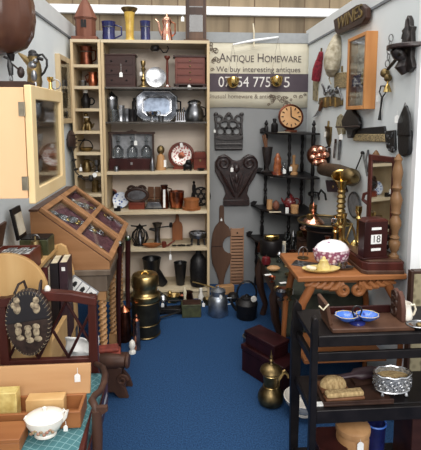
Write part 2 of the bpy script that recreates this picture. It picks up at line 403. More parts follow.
# ---------------------------------------------------------------- cabinet on the left wall
X1, Y0, Y1, Z0, Z1 = -.481, 1.465, 1.86, 1.155, 1.512
t = thing('wall_cabinet', 'pale wall cabinet with glazed door mounted on the left wall', 'cabinet', (LW, Y0, Z0))
W_, D_, H_ = X1-LW, Y1-Y0, Z1-Z0
b = t
for y in (0, D_-.018): obj('side_panel', M().box(0, W_, y, y+.018, 0.006, H_), peach, b, .001)
obj('top_panel', M().box(0, W_, .018, D_-.018, H_-.018, H_), peach, b, .001); obj('bottom_panel', M().box(0, W_, .018, D_-.018, .006, .024), peach, b, .001)
obj('back_panel', M().box(0, .008, .018, D_-.018, .024, H_-.018), white_p, b)
for z in (.115, .23): obj('shelf', M().box(.01, W_-.01, .018, D_-.018, z-.006, z), clear, b)
d = obj('door', M().box(W_+.002, W_+.024, 0, .046, -.012, H_+.008).box(W_+.002, W_+.024, D_-.045, D_, -.012, H_+.008)
        .box(W_+.002, W_+.024, .04, D_-.04, -.012, .036).box(W_+.002, W_+.024, .04, D_-.04, H_-.036, H_+.008), door_wood, b, .003)
obj('pane', M().box(W_+.011, W_+.014, .04, D_-.04, .03, H_-.03), clear, d)
hinge_m = metal('dull hinge', (150, 140, 120), (110, 102, 86), .5)
for z in (.055, .29): obj('hinge', M().box(W_-.016, W_+.002, -.003, .0, z-.022, z+.022).tube([(W_+.002, -.003, z-.022), (W_+.002, -.003, z+.022)], .003, 8), hinge_m, b)
CUPP = [(5, 0), (6, 2), (2, 4), (2, 12), (7, 18), (9, 30), (9, 36), (8, 36), (6, 20), (.1, 17)]
k = 0
for z, ys in ((.024, (.09, .17, .25, .33)), (.115, (.1, .19, .27, .35)), (.23, (.1, .18, .27, .35))):
    for j, y in enumerate(ys):
        shiny = (j+k) % 3; k += 1
        mt, nm = ((silver_b, 'silver cup'), (china, 'white china goblet'), (silver, 'pewter beaker'))[shiny]
        solo(nm.split()[-1], f'small {nm} behind the glazed door of the pale wall cabinet', nm.split()[-1],
             M().lathe(CUPP, .0024+.0003*(j % 2), 16), mt, (LW+W_-.045-.05*(j % 2), Y0+y, Z0+z), f'{nm}s in the wall cabinet')
solo('plank', 'dark stained plank lying on top of the pale wall cabinet', 'plank', M().box(0, .31, 0, .1, 0, .02), brown_d, (LW+.02, Y0+.01, Z1), bevel=.002)
# ---------------------------------------------------------------- on and above the cabinet
pos = Vector((-.515, 1.70, Z1)); s = S(1.70)
t = thing('ewer', 'tarnished brass figural ewer with dark beak standing on the pale wall cabinet', 'ewer', pos)
obj('body', M().lathe([(8, 0), (8, 2), (6, 4), (7, 9), (6.4, 14), (7, 20), (6, 26), (4.5, 30), (5, 33)], s, 20), brass_d, t)
obj('figure', M().ell((1*s, -5*s, 14*s), (3*s, 2.6*s, 8*s)).ell((0, -5*s, 24*s), (4*s, 3*s, 4.4*s)).ell((3*s, -6*s, 28*s), (2.4*s, 2.4*s, 2.6*s)).tube([(2*s, -5*s, 9*s), (2*s, -6*s, 0)], 1.6*s, 8), pewter, t, label='grey cast figure on its side')
obj('spout', M().tube([(-3*s, 0, 26*s), (-8*s, 0, 31*s), (-14*s, 0, 36*s)], [4*s, 3*s, .8*s], 8), brass_d, t)
obj('handle', M().tube([(5*s, 0, 14*s), (9*s, 0, 18*s), (12*s, 0, 24*s), (12*s, 0, 30*s), (8*s, 0, 35*s), (4*s, 0, 34*s)], 1.1*s, 8), iron, t, label='dark curved handle')
obj('lid', M().lathe([(5.4, 33), (5, 35), (2, 37), (1.6, 38), (.2, 39)], s, 16).ell((-1*s, 0, 36*s), (4*s, 4*s, 3.4*s)).tube([(0, 0, 34*s), (5*s, -2*s, 31*s), (9*s, -2*s, 30*s)], 1.6*s, 8), iron, t)
pos = Vector((-.455-.03, 1.79, Z1)); s = S(1.79)
t = thing('candlestick', 'short pale brass candlestick beside the ewer on the pale wall cabinet', 'candlestick', pos)
obj('base', M().lathe([(4.4, 0), (4.4, 2), (2, 4), (1.6, 10), (3, 12), (3, 15), (2.2, 15)], s, 16), gold, t)
obj('handle', M().ring((5*s, 0, 8*s), 4.4*s, .6*s), silver, t)
# large ribbed hanging shell
t = thing('hanging_mandolin', 'big glossy brown ribbed bowl hanging on the left wall above the cabinet', 'mandolin', (LW, 2.13, 1.70))
m = M(); prof = [(.02, -.005), (.07, .004), (.115, .03), (.142, .08), (.153, .15), (.150, .22), (.135, .30), (.105, .37), (.06, .42)]
vs, fs = [], []; n = 28
for r, z in prof:
    for i in range(n+1):
        a_ = -PI/2+PI*i/n; rr = r*(1-.022*abs(math.cos(7*a_)))
        vs.append((rr*1.12*math.cos(a_), rr*math.sin(a_), z))
for j in range(len(prof)-1):
    for i in range(n): fs.append((j*(n+1)+i, j*(n+1)+i+1, (j+1)*(n+1)+i+1, (j+1)*(n+1)+i))
for j in range(len(prof)-1): fs.append((j*(n+1), (j+1)*(n+1), (j+1)*(n+1)+n, j*(n+1)+n))
fs.append(tuple(range(n+1))); m.add(vs, fs)
bowl = wood('ribbed glossy rosewood', (96, 62, 48), (60, 38, 31), .18, 10)
obj('bowl', m, bowl, t)
obj('neck', M().box(.0, .045, -.03, .03, .38, .66), brown_d, t, .004)
obj('end_button', M().tube([(.06, 0, 0), (.06, 0, -.03)], [.018, .012], 10), ebony, t)
t = thing('hanging_key_bunch', 'dark leather fob and silver keys hanging below the big brown ribbed bowl', 'keys', (LW+.04, 2.10, 1.705))
obj('strap', M().tube([(0, 0, -.02), (.02, 0, -.03), (.025, 0, -.06), (.027, 0, -.1)], [.006, .006, .014, .010], 8), leather, t)
obj('fob', M().ell((.06, .03, -.085), (.016, .016, .026)).tube([(.02, 0, -.04), (.05, .025, -.07)], .004, 6), lbrown, t)
obj('key', M().ring((.026, 0, -.115), .016, .004, 'X').tube([(.026, 0, -.13), (.03, .01, -.165)], .006, 6), silver, t)
# ---------------------------------------------------------------- barley twist table and sloping glazed cases
TZ = .635
t = thing('barley_twist_table', 'grey brown oak table with barley twist legs along the left wall', 'table', (-.6, 2.69, 0))
obj('tabletop', M().box(-.2, .245, -.40, .40, TZ-.03, TZ), desk_wood, t, .004)
obj('apron', M().box(-.185, .225, -.385, -.365, TZ-.12, TZ-.03), desk_wood, t, .002); obj('apron', M().box(-.185, .225, .365, .385, TZ-.12, TZ-.03), desk_wood, t, .002)
obj('apron', M().box(.2, .225, -.365, .365, TZ-.12, TZ-.03), desk_wood, t, .002)
for lx in (-.155, .19):
    for ly in (-.35, 0, .35):
        obj('leg', M().bx(.05, .05, .14, (lx, ly, TZ-.17)).twist(.019, .1, TZ-.17, 6, lx, ly, amp=.28).bx(.045, .045, .1, (lx, ly, 0)), light_w if lx > 0 else desk_wood, t)
def slope_case(y0, y1, label, n):
    t = thing('sloping_display_case', label, 'display case', (-.835, y0, TZ)); L = y1-y0
    P = [(.085, 0), (.475, 0), (.475, .04), (.125, .31), (.085, .31)]
    obj('body', M().prism(P, 0, .012).prism(P, L-.012, L).box(.085, .475, .012, L-.012, 0, .01).box(.085, .097, .012, L-.012, 0, .31).box(.462, .475, .012, L-.012, .01, .04), case_wood, t, .001)
    obj('top_board', M().box(.08, .125, -.004, L+.004, .310, .322), walnut, t, .002)
    f = M().t((.48, 0, .042), ry=180+37.6)
    for v0, v1 in ((0, .03), (L-.03, L)): f.box(0, .445, v0, v1, -.022, 0)
    for u0, u1 in ((0, .03), (.415, .445), (.205, .235)): f.box(u0, u1, .03, L-.03, -.022, 0)
    obj('lid_frame', f, case_wood, t, .003)
    q = M().t((.48, 0, .042), ry=180+37.6).box(.03, .205, .03, L-.03, -.012, -.009).box(.235, .415, .03, L-.03, -.012, -.009)
    obj('pane', q, clear_c, t)
    obj('velvet_bed', M().t((.462, 0, .020), ry=180+37.6).box(.02, .44, .014, L-.014, -.016, 0), velvet, t)
    for i in range(n):
        u = .06+.35*((i*.381) % 1); v = .05+(L-.1)*((i*.618+.2) % 1)
        if abs(u-.22) < .03: u += .05
        T = Matrix.Translation((-.835+.462, y0, TZ+.020)) @ Matrix.Rotation(math.radians(217.6), 4, 'Y')
        p = T @ Vector((u, v, -.018))
        m = M().ring((0, 0, .003), .012+.010*(i % 3), .005, 'Z').ell((0, 0, .004), (.011, .011, .006), 8, 5)
        o = solo('brooch', f'small bright brooch on the plum velvet of the {"nearer" if n > 12 else "farther"} sloping case', 'brooch', m, silver if i % 3 else gold, p, f'brooches in the {"nearer" if n > 12 else "farther"} sloping case')
        o.rotation_euler = (0, math.radians(37.6), 0)
slope_case(2.30, 2.68, 'nearer sloping glazed jewellery case on the barley twist table', 18)
slope_case(2.69, 3.07, 'farther sloping glazed jewellery case on the barley twist table', 12)
# ---------------------------------------------------------------- pale pine stand with rounded ends, its boxes and books
t = thing('pine_stand', 'pale pine stand with a round topped end behind the mahogany chair', 'stand', (-.695, 2.03, 0))
P = [(-.105, 0), (.17, 0), (.17, .60)] + [(.0+(.165 if a_ < 90 else .105)*math.cos(math.radians(a_)), .722+.16*math.sin(math.radians(a_))) for a_ in range(-12, 193, 12)] + [(-.105, .6)]
obj('end_panel', M().prism(P, -.235, -.213), pine_pale, t, .003)
P2 = [(-.105, 0), (.17, 0), (.17, .55), (.155, .66), (.125, .77), (.10, .785), (.06, .775), (-.105, .765)]
obj('end_panel', M().prism(P2, .235, .257), pine_pale, t, .003)
obj('top_board', M().box(-.105, .085, -.213, .235, .753, .775), pine_pale, t, .002)
obj('shelf', M().box(-.105, .17, -.213, .235, .36, .38), pine_pale, t, .002); obj('side_board', M().box(.15, .17, -.213, .235, .38, .5), pine_pale, t, .002)
obj('back_board', M().box(.0, .012, -.213, .235, .38, .753), pine_pale, t)
tz = .775
t = thing('cutlery_box', 'open reddish wooden box of silver cutlery on the pine stand', 'box', (-.69, 1.92, tz))
w, d, h = .16, .14, .085
obj('tray', M().box(-w/2, w/2, -d/2, -d/2+.008, 0, h).box(-w/2, w/2, d/2-.008, d/2, 0, h).box(-w/2, -w/2+.008, -d/2+.008, d/2-.008, 0, h).box(w/2-.008, w/2, -d/2+.008, d/2-.008, 0, h).box(-w/2+.008, w/2-.008, -d/2+.008, d/2-.008, 0, .055), chest_r, t)
obj('lid', M().t((-w/2, 0, h), ry=-78).box(0, .11, -d/2, d/2, 0, .012), walnut, t, .002)
obj('lining', M().box(-w/2+.01, w/2-.01, -d/2+.01, d/2-.01, .055, .07), paper, t, label='white lining')
for i in range(7):
    m = M().t((-.69+(-.05+.017*i), 1.92, tz+.075), rz=-20+8*(i % 3)).tube([(0, -.04, .002), (0, .02, .004)], .003, 6).ell((0, .035, .006), (.009, .016, .003), 8, 5)
    solo('spoon', 'silver spoon lying in the open reddish cutlery box', 'spoon', m, silver, (0, 0, 0), 'spoons in the cutlery box')
t = thing('jewel_box', 'dark green box with its lid propped open on the pine stand', 'box', (-.69, 2.16, tz))
obj('box_base', M().box(-.05, .08, -.055, .055, 0, .075), green_t, t, .002); obj('box_lining', M().box(-.045, .075, -.05, .05, .075, .08), ebony, t)
obj('lid', M().t((-.05, 0, .075), ry=-100).box(0, .15, -.055, .055, 0, .014), ebony, t, .002)
obj('lid_lining', M().t((-.05, 0, .075), ry=-100).box(.02, .12, -.04, .04, -.004, 0), cream, t, label='cream lining in the lid')
pos = put(33, 2.06, tz)
t = thing('brass_bell', 'small dull brass bell shaped pot between the two open boxes', 'pot', (pos.x+.01, 2.07, tz))
obj('body', M().lathe([(6.5, 0), (7, 2), (6, 10), (5.2, 15), (4, 18), (1, 19), (.8, 22), (.2, 23)], S(2.07), 18), brass_d, t)
obj('handle', M().tube(arc(0, .09, .02, 10, 170, 8), .003, 6), steel, t)
bk = [(.072, .20, .24, .030, bookred, 'dark red book standing in the pine stand'), (.096, .205, .235, .014, cream, 'thin cream book beside the dark red book'),
      (.122, .18, .265, .036, bookblk, 'black book with pale edges in the pine stand'), (.162, .19, .265, .036, bookplum, 'plum book with a white sticker in the pine stand')]
for x, y, h, w, mt, lb in bk:
    t = thing('book', lb, 'book', (-.695+x, 1.87+y, .38), rz=4, group='books in the pine stand'); h += .11
    obj('cover', M().box(-w/2, -w/2+.003, 0, .13, 0, h).box(w/2-.003, w/2, 0, .13, 0, h).box(-w/2+.003, w/2-.003, 0, .003, 0, h), mt, t)
    obj('pages', M().box(-w/2+.003, w/2-.003, .003, .1305, .003, h-.003), ivory, t)
    if mt is bookplum: obj('sticker', M().box(-.008, .008, -.0012, 0, h-.04, h-.022), paper, t)
t = thing('number_card_strip', 'tilted strip of three white cards with black marks behind the chair', 'cards', (-.55, 2.254, .595))
P0 = M().t((0, 0, 0), ry=38)
o = obj('backing', M().t((0, 0, 0), ry=38).box(-.006, .150, 0, .006, -.036, .036), skirt_g, t)
for i in range(3):
    q = M().t((0, 0, 0), ry=38).box(.004+.048*i, .047+.048*i, -.003, 0, -.032, .032); cd = obj('card', q, paper, t)
    obj('mark', M().t((0, 0, 0), ry=38).box(.016+.048*i, .036+.048*i, -.0045, -.003, -.012, .010).box(.020+.048*i, .032+.048*i, -.0045, -.003, .010, .016), ink, cd)
obj('stand_post', M().tube([(.02, .01, 0), (.02, .012, -.52)], .006, 8).box(-.03, .06, -.02, .04, -.52, -.51), steel, t)
o = solo('hanging_cloth', 'crumpled white cloth hanging down between the chair and the pine stand', 'cloth',
     M().sheet(14, 14, lambda u, v: (-.01+.135*u, .012*math.sin(11*u+2*v)+.008*math.sin(17*v), .16*v+.01*math.sin(7*u))), paper, (-.455, 1.78, .37), solid=.004)
brown_m = wood('worn brown wood', (84, 56, 44), (54, 36, 29), .45)
# ---------------------------------------------------------------- the mahogany chair and what lies on it
t = thing('armchair', 'red brown mahogany chair with crossed lattice back at the front', 'chair', (-.49, 1.44, 0))
cxl, cxr, yb = -.18, .155, .26
for x in (cxl, cxr): obj('back_post', M().prism([(-.016, 0), (.016, 0), (.018, .45), (.014, .74), (-.014, .74), (-.018, .45)], -.016, .016), mahog, t, .003)
bp = [o for o in t.children if o.name.startswith('back_post')]
bp[0].location = (cxl, yb, 0); bp[1].location = (cxr, yb, 0)
top = [(cxl-.02, .70), (-.1, .72), (-.01, .727), (.08, .72), (cxr+.018, .70), (cxr+.018, .733), (.08, .755), (-.01, .765), (-.1, .755), (cxl-.02, .733)]
obj('top_rail', M().prism(top, yb-.018, yb+.018), mahog, t, .004)
obj('lower_rail', M().box(cxl, cxr, yb-.012, yb+.012, .46, .49), mahog, t, .003)
m = M()
for k in range(3):
    x0 = cxl+.01+k*.113; x1 = x0+.113
    m.tube([(x0, yb, .49), (x1, yb, .715)], .006, 8).tube([(x1, yb+.004, .49), (x0, yb+.004, .715)], .006, 8)
obj('lattice', m, mahog_d, t)
obj('seat_frame', M().prism([(-.20, yb), (.175, yb), (.205, -.23), (-.235, -.23)], .385, .43, 'Z'), mahog, t, .004)
obj('seat_rail', M().box(.19, .205, -.2, yb, .30, .39), mahog, t)
for x, y in ((-.25, -.10), (.226, -.085)):
    obj('leg', M().tube([(x, y, 0), (x, y, .06), (x*.985, y, .30), (x, y, .42), (x, y, .50)], [.012, .014, .015, .017, .016], 10), brown_m, t)
    s = 1 if x > 0 else -1
    P = [at(*q) for q in ((98, 407, 1.36), (95, 400, 1.37), (92, 396, 1.39), (95, 391, 1.42), (101, 387, 1.45), (105, 379, 1.50), (106, 371, 1.55), (103, 364, 1.61), (97, 361, 1.66), (94, 360, 1.69))]
    P = [(x+s*(p.x-P[0].x)*.85, p.y-1.445, p.z-.012) for p in P]
    obj('arm', M().tube(P, [.011, .011, .012, .011, .011, .012, .012, .011, .010, .009], 10), brown_m, t)
    obj('bracket', M().prism([(0, .475), (.035*s, .50), (.033*s, .512), (0, .512)], y-.008, y+.008), brown_m, t)
    LAST[0].location = (x, 0, 0)
def tartan():
    m, nt, b = base_mat('teal tartan'); L = nt.links.new; N = nt.nodes.new
    tc = N('ShaderNodeTexCoord'); mp = N('ShaderNodeMapping'); mp.inputs['Rotation'].default_value = (0, 0, .35); L(tc.outputs['Object'], mp.inputs[0])
    sp = N('ShaderNodeSeparateXYZ'); L(mp.outputs[0], sp.inputs[0]); outs = []
    for ax in 'XY':
        a_ = N('ShaderNodeMath'); a_.operation = 'MULTIPLY'; a_.inputs[1].default_value = 44; L(sp.outputs[ax], a_.inputs[0])
        f = N('ShaderNodeMath'); f.operation = 'FRACT'; L(a_.outputs[0], f.inputs[0])
        g = N('ShaderNodeMath'); g.operation = 'LESS_THAN'; g.inputs[1].default_value = .11; L(f.outputs[0], g.inputs[0]); outs.append(g)
    ad = N('ShaderNodeMath'); ad.operation = 'ADD'; L(outs[0].outputs[0], ad.inputs[0]); L(outs[1].outputs[0], ad.inputs[1])
    r = N('ShaderNodeValToRGB'); r.color_ramp.elements[0].color = lin((62, 116, 122)); r.color_ramp.elements[1].color = lin((112, 156, 160)); L(ad.outputs[0], r.inputs[0])
    n = N('ShaderNodeTexNoise'); n.inputs['Scale'].default_value = 250
    L(r.outputs[0], b.inputs['Base Color']); b.inputs['Roughness'].default_value = .9
    return m
t = thing('tartan_cloth', 'teal tartan cloth with white hem spread on the chair seat', 'cloth', (-.49, 1.44, .43))
def drape(u, v):
    x = -.225+.43*u; y = -.235+.47*v; z = .006+.0025*math.sin(23*u+9*v)
    e = max(0, (u-.93)/.07)
    return (x-.006*e*e, y, z-.05*e*e)
obj('cloth', M().sheet(40, 24, drape), tartan(), t, solid=.003)
obj('hem', M().sheet(2, 24, lambda u, v: (.201+.004*u, -.235+.47*v, -.042-.05*u)), paper, t, solid=.003, label='white hem')
cz = .4415
t = thing('domino_box', 'long pale wooden box with raised lid lying across the chair seat', 'box', (-.52, 1.405, cz))
w, d, h = .41, .10, .055
obj('body', M().box(-w/2, w/2, -d/2, -d/2+.01, 0, h).box(-w/2, w/2, d/2-.01, d/2, 0, h).box(-w/2, -w/2+.01, -d/2+.01, d/2-.01, 0, h).box(w/2-.01, w/2, -d/2+.01, d/2-.01, 0, h).box(-w/2+.01, w/2-.01, -d/2+.01, d/2-.01, 0, .008), oak, t, .002)
lid_w = wood('light oak lid', (206, 158, 108), (182, 132, 84), .4, along='x')
obj('lid', M().t((0, d/2, h-.004), rx=-12).box(-w/2-.008, w/2+.012, 0, .012, 0, .098), lid_w, t, .002)
obj('hinge', M().box(.1, .13, d/2-.014, d/2-.002, h, h+.008), brass, t)
price_tag(t, .175, d/2+.008, h+.085, .02, .024)
for x, w2, hh, lb in ((-.17, .06, .075, 'pale wooden block at the far end inside the long box'), (-.045, .115, .105, 'largest pale yellow wooden block inside the long box'), (.1, .12, .078, 'flat pale wooden block with marks beside the largest block')):
    solo('wooden_block', lb, 'block', M().box(-w2/2, w2/2, -.02, .02, 0, hh-.008), pine_pale if w2 < .1 else yellow_d if w2 < .118 else pine_pale, (-.535+x, 1.41, cz+.008), 'blocks inside the long box', bevel=.003)
t = thing('wooden_case', 'small plain wooden box at the front corner of the chair seat', 'box', (-.555, 1.29, cz))
obj('body', M().box(-.085, .085, -.035, .045, 0, .033), oak, t, .002); obj('lid', M().box(-.087, .087, -.037, .047, .034, .047), oak, t, .002)
pos = put(41, 1.30, cz); s = S(1.30, .5)
t = thing('sugar_bowl', 'white lidded china pot with floral spray on the tartan chair seat', 'pot', (pos.x+.004, 1.335, cz))
obj('body', M().lathe([(11, 0), (11, 2), (10, 3), (15, 7), (18.5, 14), (19, 19), (18.3, 19.5), (17, 14), (10, 6), (.2, 5)], s, 26, sy=.8), china, t)
obj('lid', M().lathe([(19, 19.5), (15, 22), (8, 24), (2, 25), (1.6, 27), (2.2, 28.5), (.2, 30)], s, 26, sy=.8), china, t)
obj('handle', M().tube([(15*s, 0, 19*s), (19*s, 0, 25*s), (22*s, 0, 24*s), (20*s, 0, 17*s), (17*s, 0, 13*s)], 1.7*s, 8), china, t)
obj('spout', M().tube([(-15*s, 0, 15*s), (-20*s, 0, 19*s)], [4*s, 2*s], 8), china, t)
q = M()
for i in range(9):
    a_ = math.radians(-90+(i-4)*9); z = (9+5*((i*7) % 5)/5)*s; r = 17.6*s
    q.ell((r*math.cos(a_), r*.8*math.sin(a_)-.001, z), (.006, .003, .005), 8, 5)
sprig = mat('faded floral print', (150, 140, 96), .3, c2=(176, 112, 96), scale=120)
obj('floral_spray', q, sprig, t, label='faded floral spray')
price_tag(t, 21*s, -.01, 15*s, .012, .016)
# the laced bag on the chair back
t = thing('laced_bag', 'dark brown laced oval bag with pale felt figures hanging on the chair back', 'bag', (at(29, 322, 1.665).x, 1.668, at(29, 323, 1.66).z))
ov = [(.082*math.cos(2*PI*i/36)*(1+.06*math.sin(2*PI*i/36)), .128*math.sin(2*PI*i/36)) for i in range(36)]
obj('pouch', M().prism(ov, -.014, .02), lbrown, t, .006)
obj('flap', M().prism([(u*.98, w_) for u, w_ in ov if w_ > .0], -.020, -.0145), bookblk, t, .002)
q = M()
for i in range(44):
    a_ = 2*PI*i/44; u, w_ = .082*math.cos(a_)*(1+.06*math.sin(a_)), .128*math.sin(a_)
    q.tube([(u*1.03, .0, w_*1.03), (u*.97, -.021, w_*.97), (u*.9, -.0195, w_*.9)], .0009, 5)
obj('whip_stitch', q, felt, t)
for x, z in ((-.035, .075), (.035, .075)):
    obj('applique', M().ell((x, -.022, z+.018), (.012, .004, .014), 10, 6).ell((x, -.022, z-.012), (.014, .004, .022), 10, 6).ell((x-.014, -.022, z), (.008, .004, .012), 8, 5), felt, t, label='pale felt posy')
for x, z in ((-.035, -.035), (.0, -.045), (.03, -.04)):
    obj('applique', M().ell((x, -.018, z+.03), (.014, .004, .012), 10, 6).ell((x, -.018, z+.008), (.012, .004, .02), 10, 6).ell((x+.006, -.018, z-.018), (.015, .004, .012), 8, 5), felt, t, label='pale felt flower')
obj('strap', M().tube([(-.05, .0, .11), (-.04, .02, .14), (-.03, .05, .142), (-.02, .055, .10)], .005, 6), lbrown, t); obj('strap', M().tube([(.04, .0, .11), (.04, .02, .14), (.035, .05, .142), (.03, .055, .10)], .005, 6), lbrown, t)
t2 = thing('white_clip', 'small white shell shaped trinket on the chair top rail', 'trinket', (at(47, 290, 1.69).x, 1.70, .763))
obj('shell', M().ell((0, -.004, .006), (.012, .01, .016), 10, 7), china, t2)
# ---------------------------------------------------------------- low carved stool and neighbours on the floor
pos = put(118, 2.43, 0)
t = thing('footstool', 'low carved brown wooden footstool on the carpet beside the mahogany chair', 'stool', (pos.x-.01, 2.262, 0), rz=-6)
obj('top_roller', M().lathe([(6, -19), (7, -17), (5, -15), (6.5, -8), (7, 0), (6.5, 8), (5, 15), (7, 17), (6, 19)], .0053, 14, c=(.01, -.07, .195), axis='X'), brown_m, t)
for y in (-.07, .03):
    obj('side_panel', M().prism([(-.1, 0), (-.05, 0), (-.03, .03), (.03, .03), (.055, 0), (.105, 0), (.09, .05), (.06, .09), (.075, .16), (.03, .17), (-.03, .17), (-.075, .16), (-.06, .09), (-.09, .05)], y-.01, y+.01), brown_m, t, .003)
obj('base_board', M().box(-.075, .08, -.06, .02, .035, .055), brown_d, t, .002); obj('seat_board', M().box(-.085, .085, -.06, .04, .165, .185), brown_m, t, .003)
for x in (-.07, .075): obj('scroll_foot', M().tube(scroll(x, .1, .03, .008, 0, 1.4, 16, -.082), .007, 6), brown_m, t)
solo('folded_cloth', 'dark orange red folded cloth lying on the low carved footstool', 'cloth', M().t(rz=8).box(-.07, .06, -.04, .035, 0, .03).box(-.065, .05, -.035, .03, .03, .05), orange_red, (pos.x-.02, 2.262, .185), bevel=.008)
pos2 = put(133, 2.66, 0); s = S(2.66, .1)
solo('white_ornament', 'small white china ornament on the carpet by the copper cylinder', 'ornament', M().lathe([(3.5, 0), (3.5, 2), (2, 4), (3.4, 8), (2.4, 12), (.2, 14)], s, 14), china, (pos2.x, 2.62, 0))
def stick(px, Y, zt, lean, label, knob, r=.016):
    p = put(px, Y, 0); q = put(px, Y, zt)
    t = thing('walking_stick', label, 'walking stick', (p.x, Y, 0))
    obj('shaft', M().tube([(lean, 0, 0), (lean*.4, .0, zt*.5), (q.x-p.x, 0, zt)], [r*.7, r*.9, r], 8), mahog_d, t)
    obj('knob', knob(M().t((q.x-p.x, 0, zt))), green_g if 'green' in label else ebony, t)
stick(119.5, 2.6, at(119, 246, 2.6).z, .0, 'dark walking stick with a green glass knob by the sloping cases', lambda m: m.lathe([(.002, -.004), (.012, 0), (.020, .006), (.020, .02), (.012, .028), (.002, .03)], 1, 14))
stick(128, 2.80, at(128, 240, 2.8).z, .01, 'taller black walking stick leaning next to the green knobbed stick', lambda m: m.ell((0, 0, .01), (.02, .02, .022)), .017)
# the big brass bound canister and copper things
pos = put(146, 2.86, 0); s = S(2.86, .2)
t = thing('brass_canister', 'tall black and brass lidded canister on the carpet before the bookcases', 'canister', (pos.x, 2.86, 0))
obj('body', M().lathe([(13.4, 0), (14, 1), (14, 37)], s, 28), mat('dark green tin', (58, 56, 46), .35, .6, c2=(40, 38, 32), scale=14), t)
for z in (0, 12, 34): obj('band', M().ring((0, 0, (z+1.5)*s), 14.1*s, .7*s, 'Z', n=30), brass_d, t)
obj('neck', M().lathe([(14.4, 37), (15, 39), (14.6, 42), (12.4, 44), (12, 46), (12, 50)], s, 28), brass, t)
obj('lid', M().lathe([(13, 50), (13.4, 51), (13.2, 60), (12, 62), (8, 63.4), (7, 62.8), (.2, 62.6)], s, 28), brass, t)
obj('lid_handle', M().tube(arc(0, 62*s, 3.4*s, 0, 180, 8, sz=.7), .8*s, 6), gold, t)
obj('side_handle', M().tube([(-14*s, 0, 28*s), (-18*s, 0, 27*s), (-18*s, 0, 18*s), (-14*s, 0, 16*s)], 1*s, 6), brass_d, t)
pos = put(125, 2.78, 0); s = S(2.78, .1)
t = thing('copper_jug', 'reddish copper lidded jug standing beside the brass canister', 'jug', (pos.x, 2.78, 0))
obj('body', M().lathe([(6, 0), (6.4, 2), (6, 16), (5, 26), (4.5, 30)], s, 18), copper_d, t); obj('lid', M().lathe([(5.2, 30), (6.4, 31.5), (4, 34), (1, 35.5), (.2, 37)], s, 18), copper, t)
obj('handle', M().tube([(-5*s, 0, 27*s), (-9*s, 0, 25*s), (-9*s, 0, 12*s), (-6*s, 0, 8*s)], .8*s, 6), copper_d, t)
pos = put(137, 2.66, 0); s = S(2.66, .1)
t = thing('copper_cylinder', 'slim bright copper cylinder with a knobbed top before the brass canister', 'cylinder', (pos.x, 2.66, 0))
obj('body', M().lathe([(3.6, 0), (3.8, 1), (3.2, 20), (2.8, 30)], s, 16), copper_b, t); obj('top_knob', M().lathe([(3.2, 30), (3.4, 31), (1.5, 33), (1.8, 35), (.2, 37)], s, 14), copper, t)
# ---------------------------------------------------------------- things in and on the bookcases
SY = 3.52; s = S(SY)
ZA, ZB, ZC, ZD, ZE, ZT = WZ[0], WZ[1], WZ[2], WZ[3], WZ[4], 1.978
def T_(name, label, cat, px, z, Y=SY, group=None, rz=0): return thing(name, label, cat, put(px, Y, z), rz, group)
def lathe1(name, label, cat, px, z, prof, mt, Y=SY, group=None, n=18, sy=1.0):
    return solo(name, label, cat, M().lathe(prof, S(Y), n, sy=sy), mt, put(px, Y, z), group)
# --- on top
t = T_('wooden_birdhouse', 'tall reddish wooden house with pointed roof on the narrow bookcase', 'ornament', 86, ZT)
obj('base', M().bx(24*s, 18*s, 4*s), terracotta, t, .003); obj('house', M().lathe([(9.5, 4), (9.8, 20), (10.5, 20.5), (10.5, 21.5)], s, 8), terracotta, t)
obj('roof', M().lathe([(11.4, 21.5), (6, 33), (1.4, 41), (.2, 42)], s, 8), terracotta, t); obj('opening', M().t((0, -9.3*s, 12*s)).bx(5*s, .8*s, 7*s), ebony, t)
def mug(px, r, h, label, hand):
    t = T_('mug', label, 'mug', px, ZT, group='cobalt pottery on the bookcase'); s_ = s
    obj('body', M().lathe([(r, 0), (r*1.02, 1), (r*.95, h*.5), (r*1.05, h-1), (r*1.1, h), (r*.95, h), (r*.8, h*.3), (.1, h*.2)], s_, 20), cobalt, t)
    obj('band', M().ring((0, 0, h*.72*s_), r*1.01*s_, .35*s_, 'Z'), pewter, t)
    if hand: obj('handle', M().tube([(r*s, 0, h*.85*s), ((r+6)*s, 0, h*.75*s), ((r+6)*s, 0, h*.35*s), (r*s, 0, h*.2*s)], .8*s, 6), cobalt, t)
mug(109, 6.2, 19, 'cobalt blue pottery mug with handle, left of the tall yellow vase', True)
mug(145.5, 4.8, 20, 'slim cobalt blue pottery beaker to the right of the tall yellow vase', False)
t = T_('vase', 'tall yellow flared vase with dark rim on top of the wide bookcase', 'vase', 130, ZT)
yel = mat('ochre glaze', (214, 176, 62), .3, c2=(178, 136, 40), scale=18)
obj('body', M().lathe([(5.2, 0), (5.2, 2), (3.8, 4), (4, 16), (4.6, 24), (5.4, 28)], s, 14), yel, t)
obj('rim', M().lathe([(5.4, 28), (7.8, 31), (8, 32), (6.6, 32), (4.4, 28.5), (.1, 28.3)], s, 14), brass_d, t, label='dark flared rim')
t = T_('coffee_pot', 'bright copper coffee pot with long spout on top of the bookcase', 'coffee pot', 167, ZT)
obj('body', M().lathe([(5.4, 0), (5.6, 2), (5, 9), (3.6, 15), (4.2, 19), (4.6, 21)], s, 18), copper_b, t); obj('lid', M().lathe([(4.8, 21), (4, 23), (1, 25), (1, 27), (.2, 28)], s, 16), copper_b, t)
obj('spout', M().tube([(-4.5*s, 0, 7*s), (-7*s, 0, 12*s), (-8*s, 0, 19*s), (-11*s, 0, 22*s)], [1.6*s, 1.2*s, 1*s, .7*s], 8), copper_b, t)
obj('handle', M().tube([(4*s, 0, 20*s), (8*s, 0, 18*s), (8*s, 0, 9*s), (5*s, 0, 6*s)], .8*s, 6), copper, t)
clock_w = wood('clock case wood', (104, 76, 58), (70, 50, 38), .45)
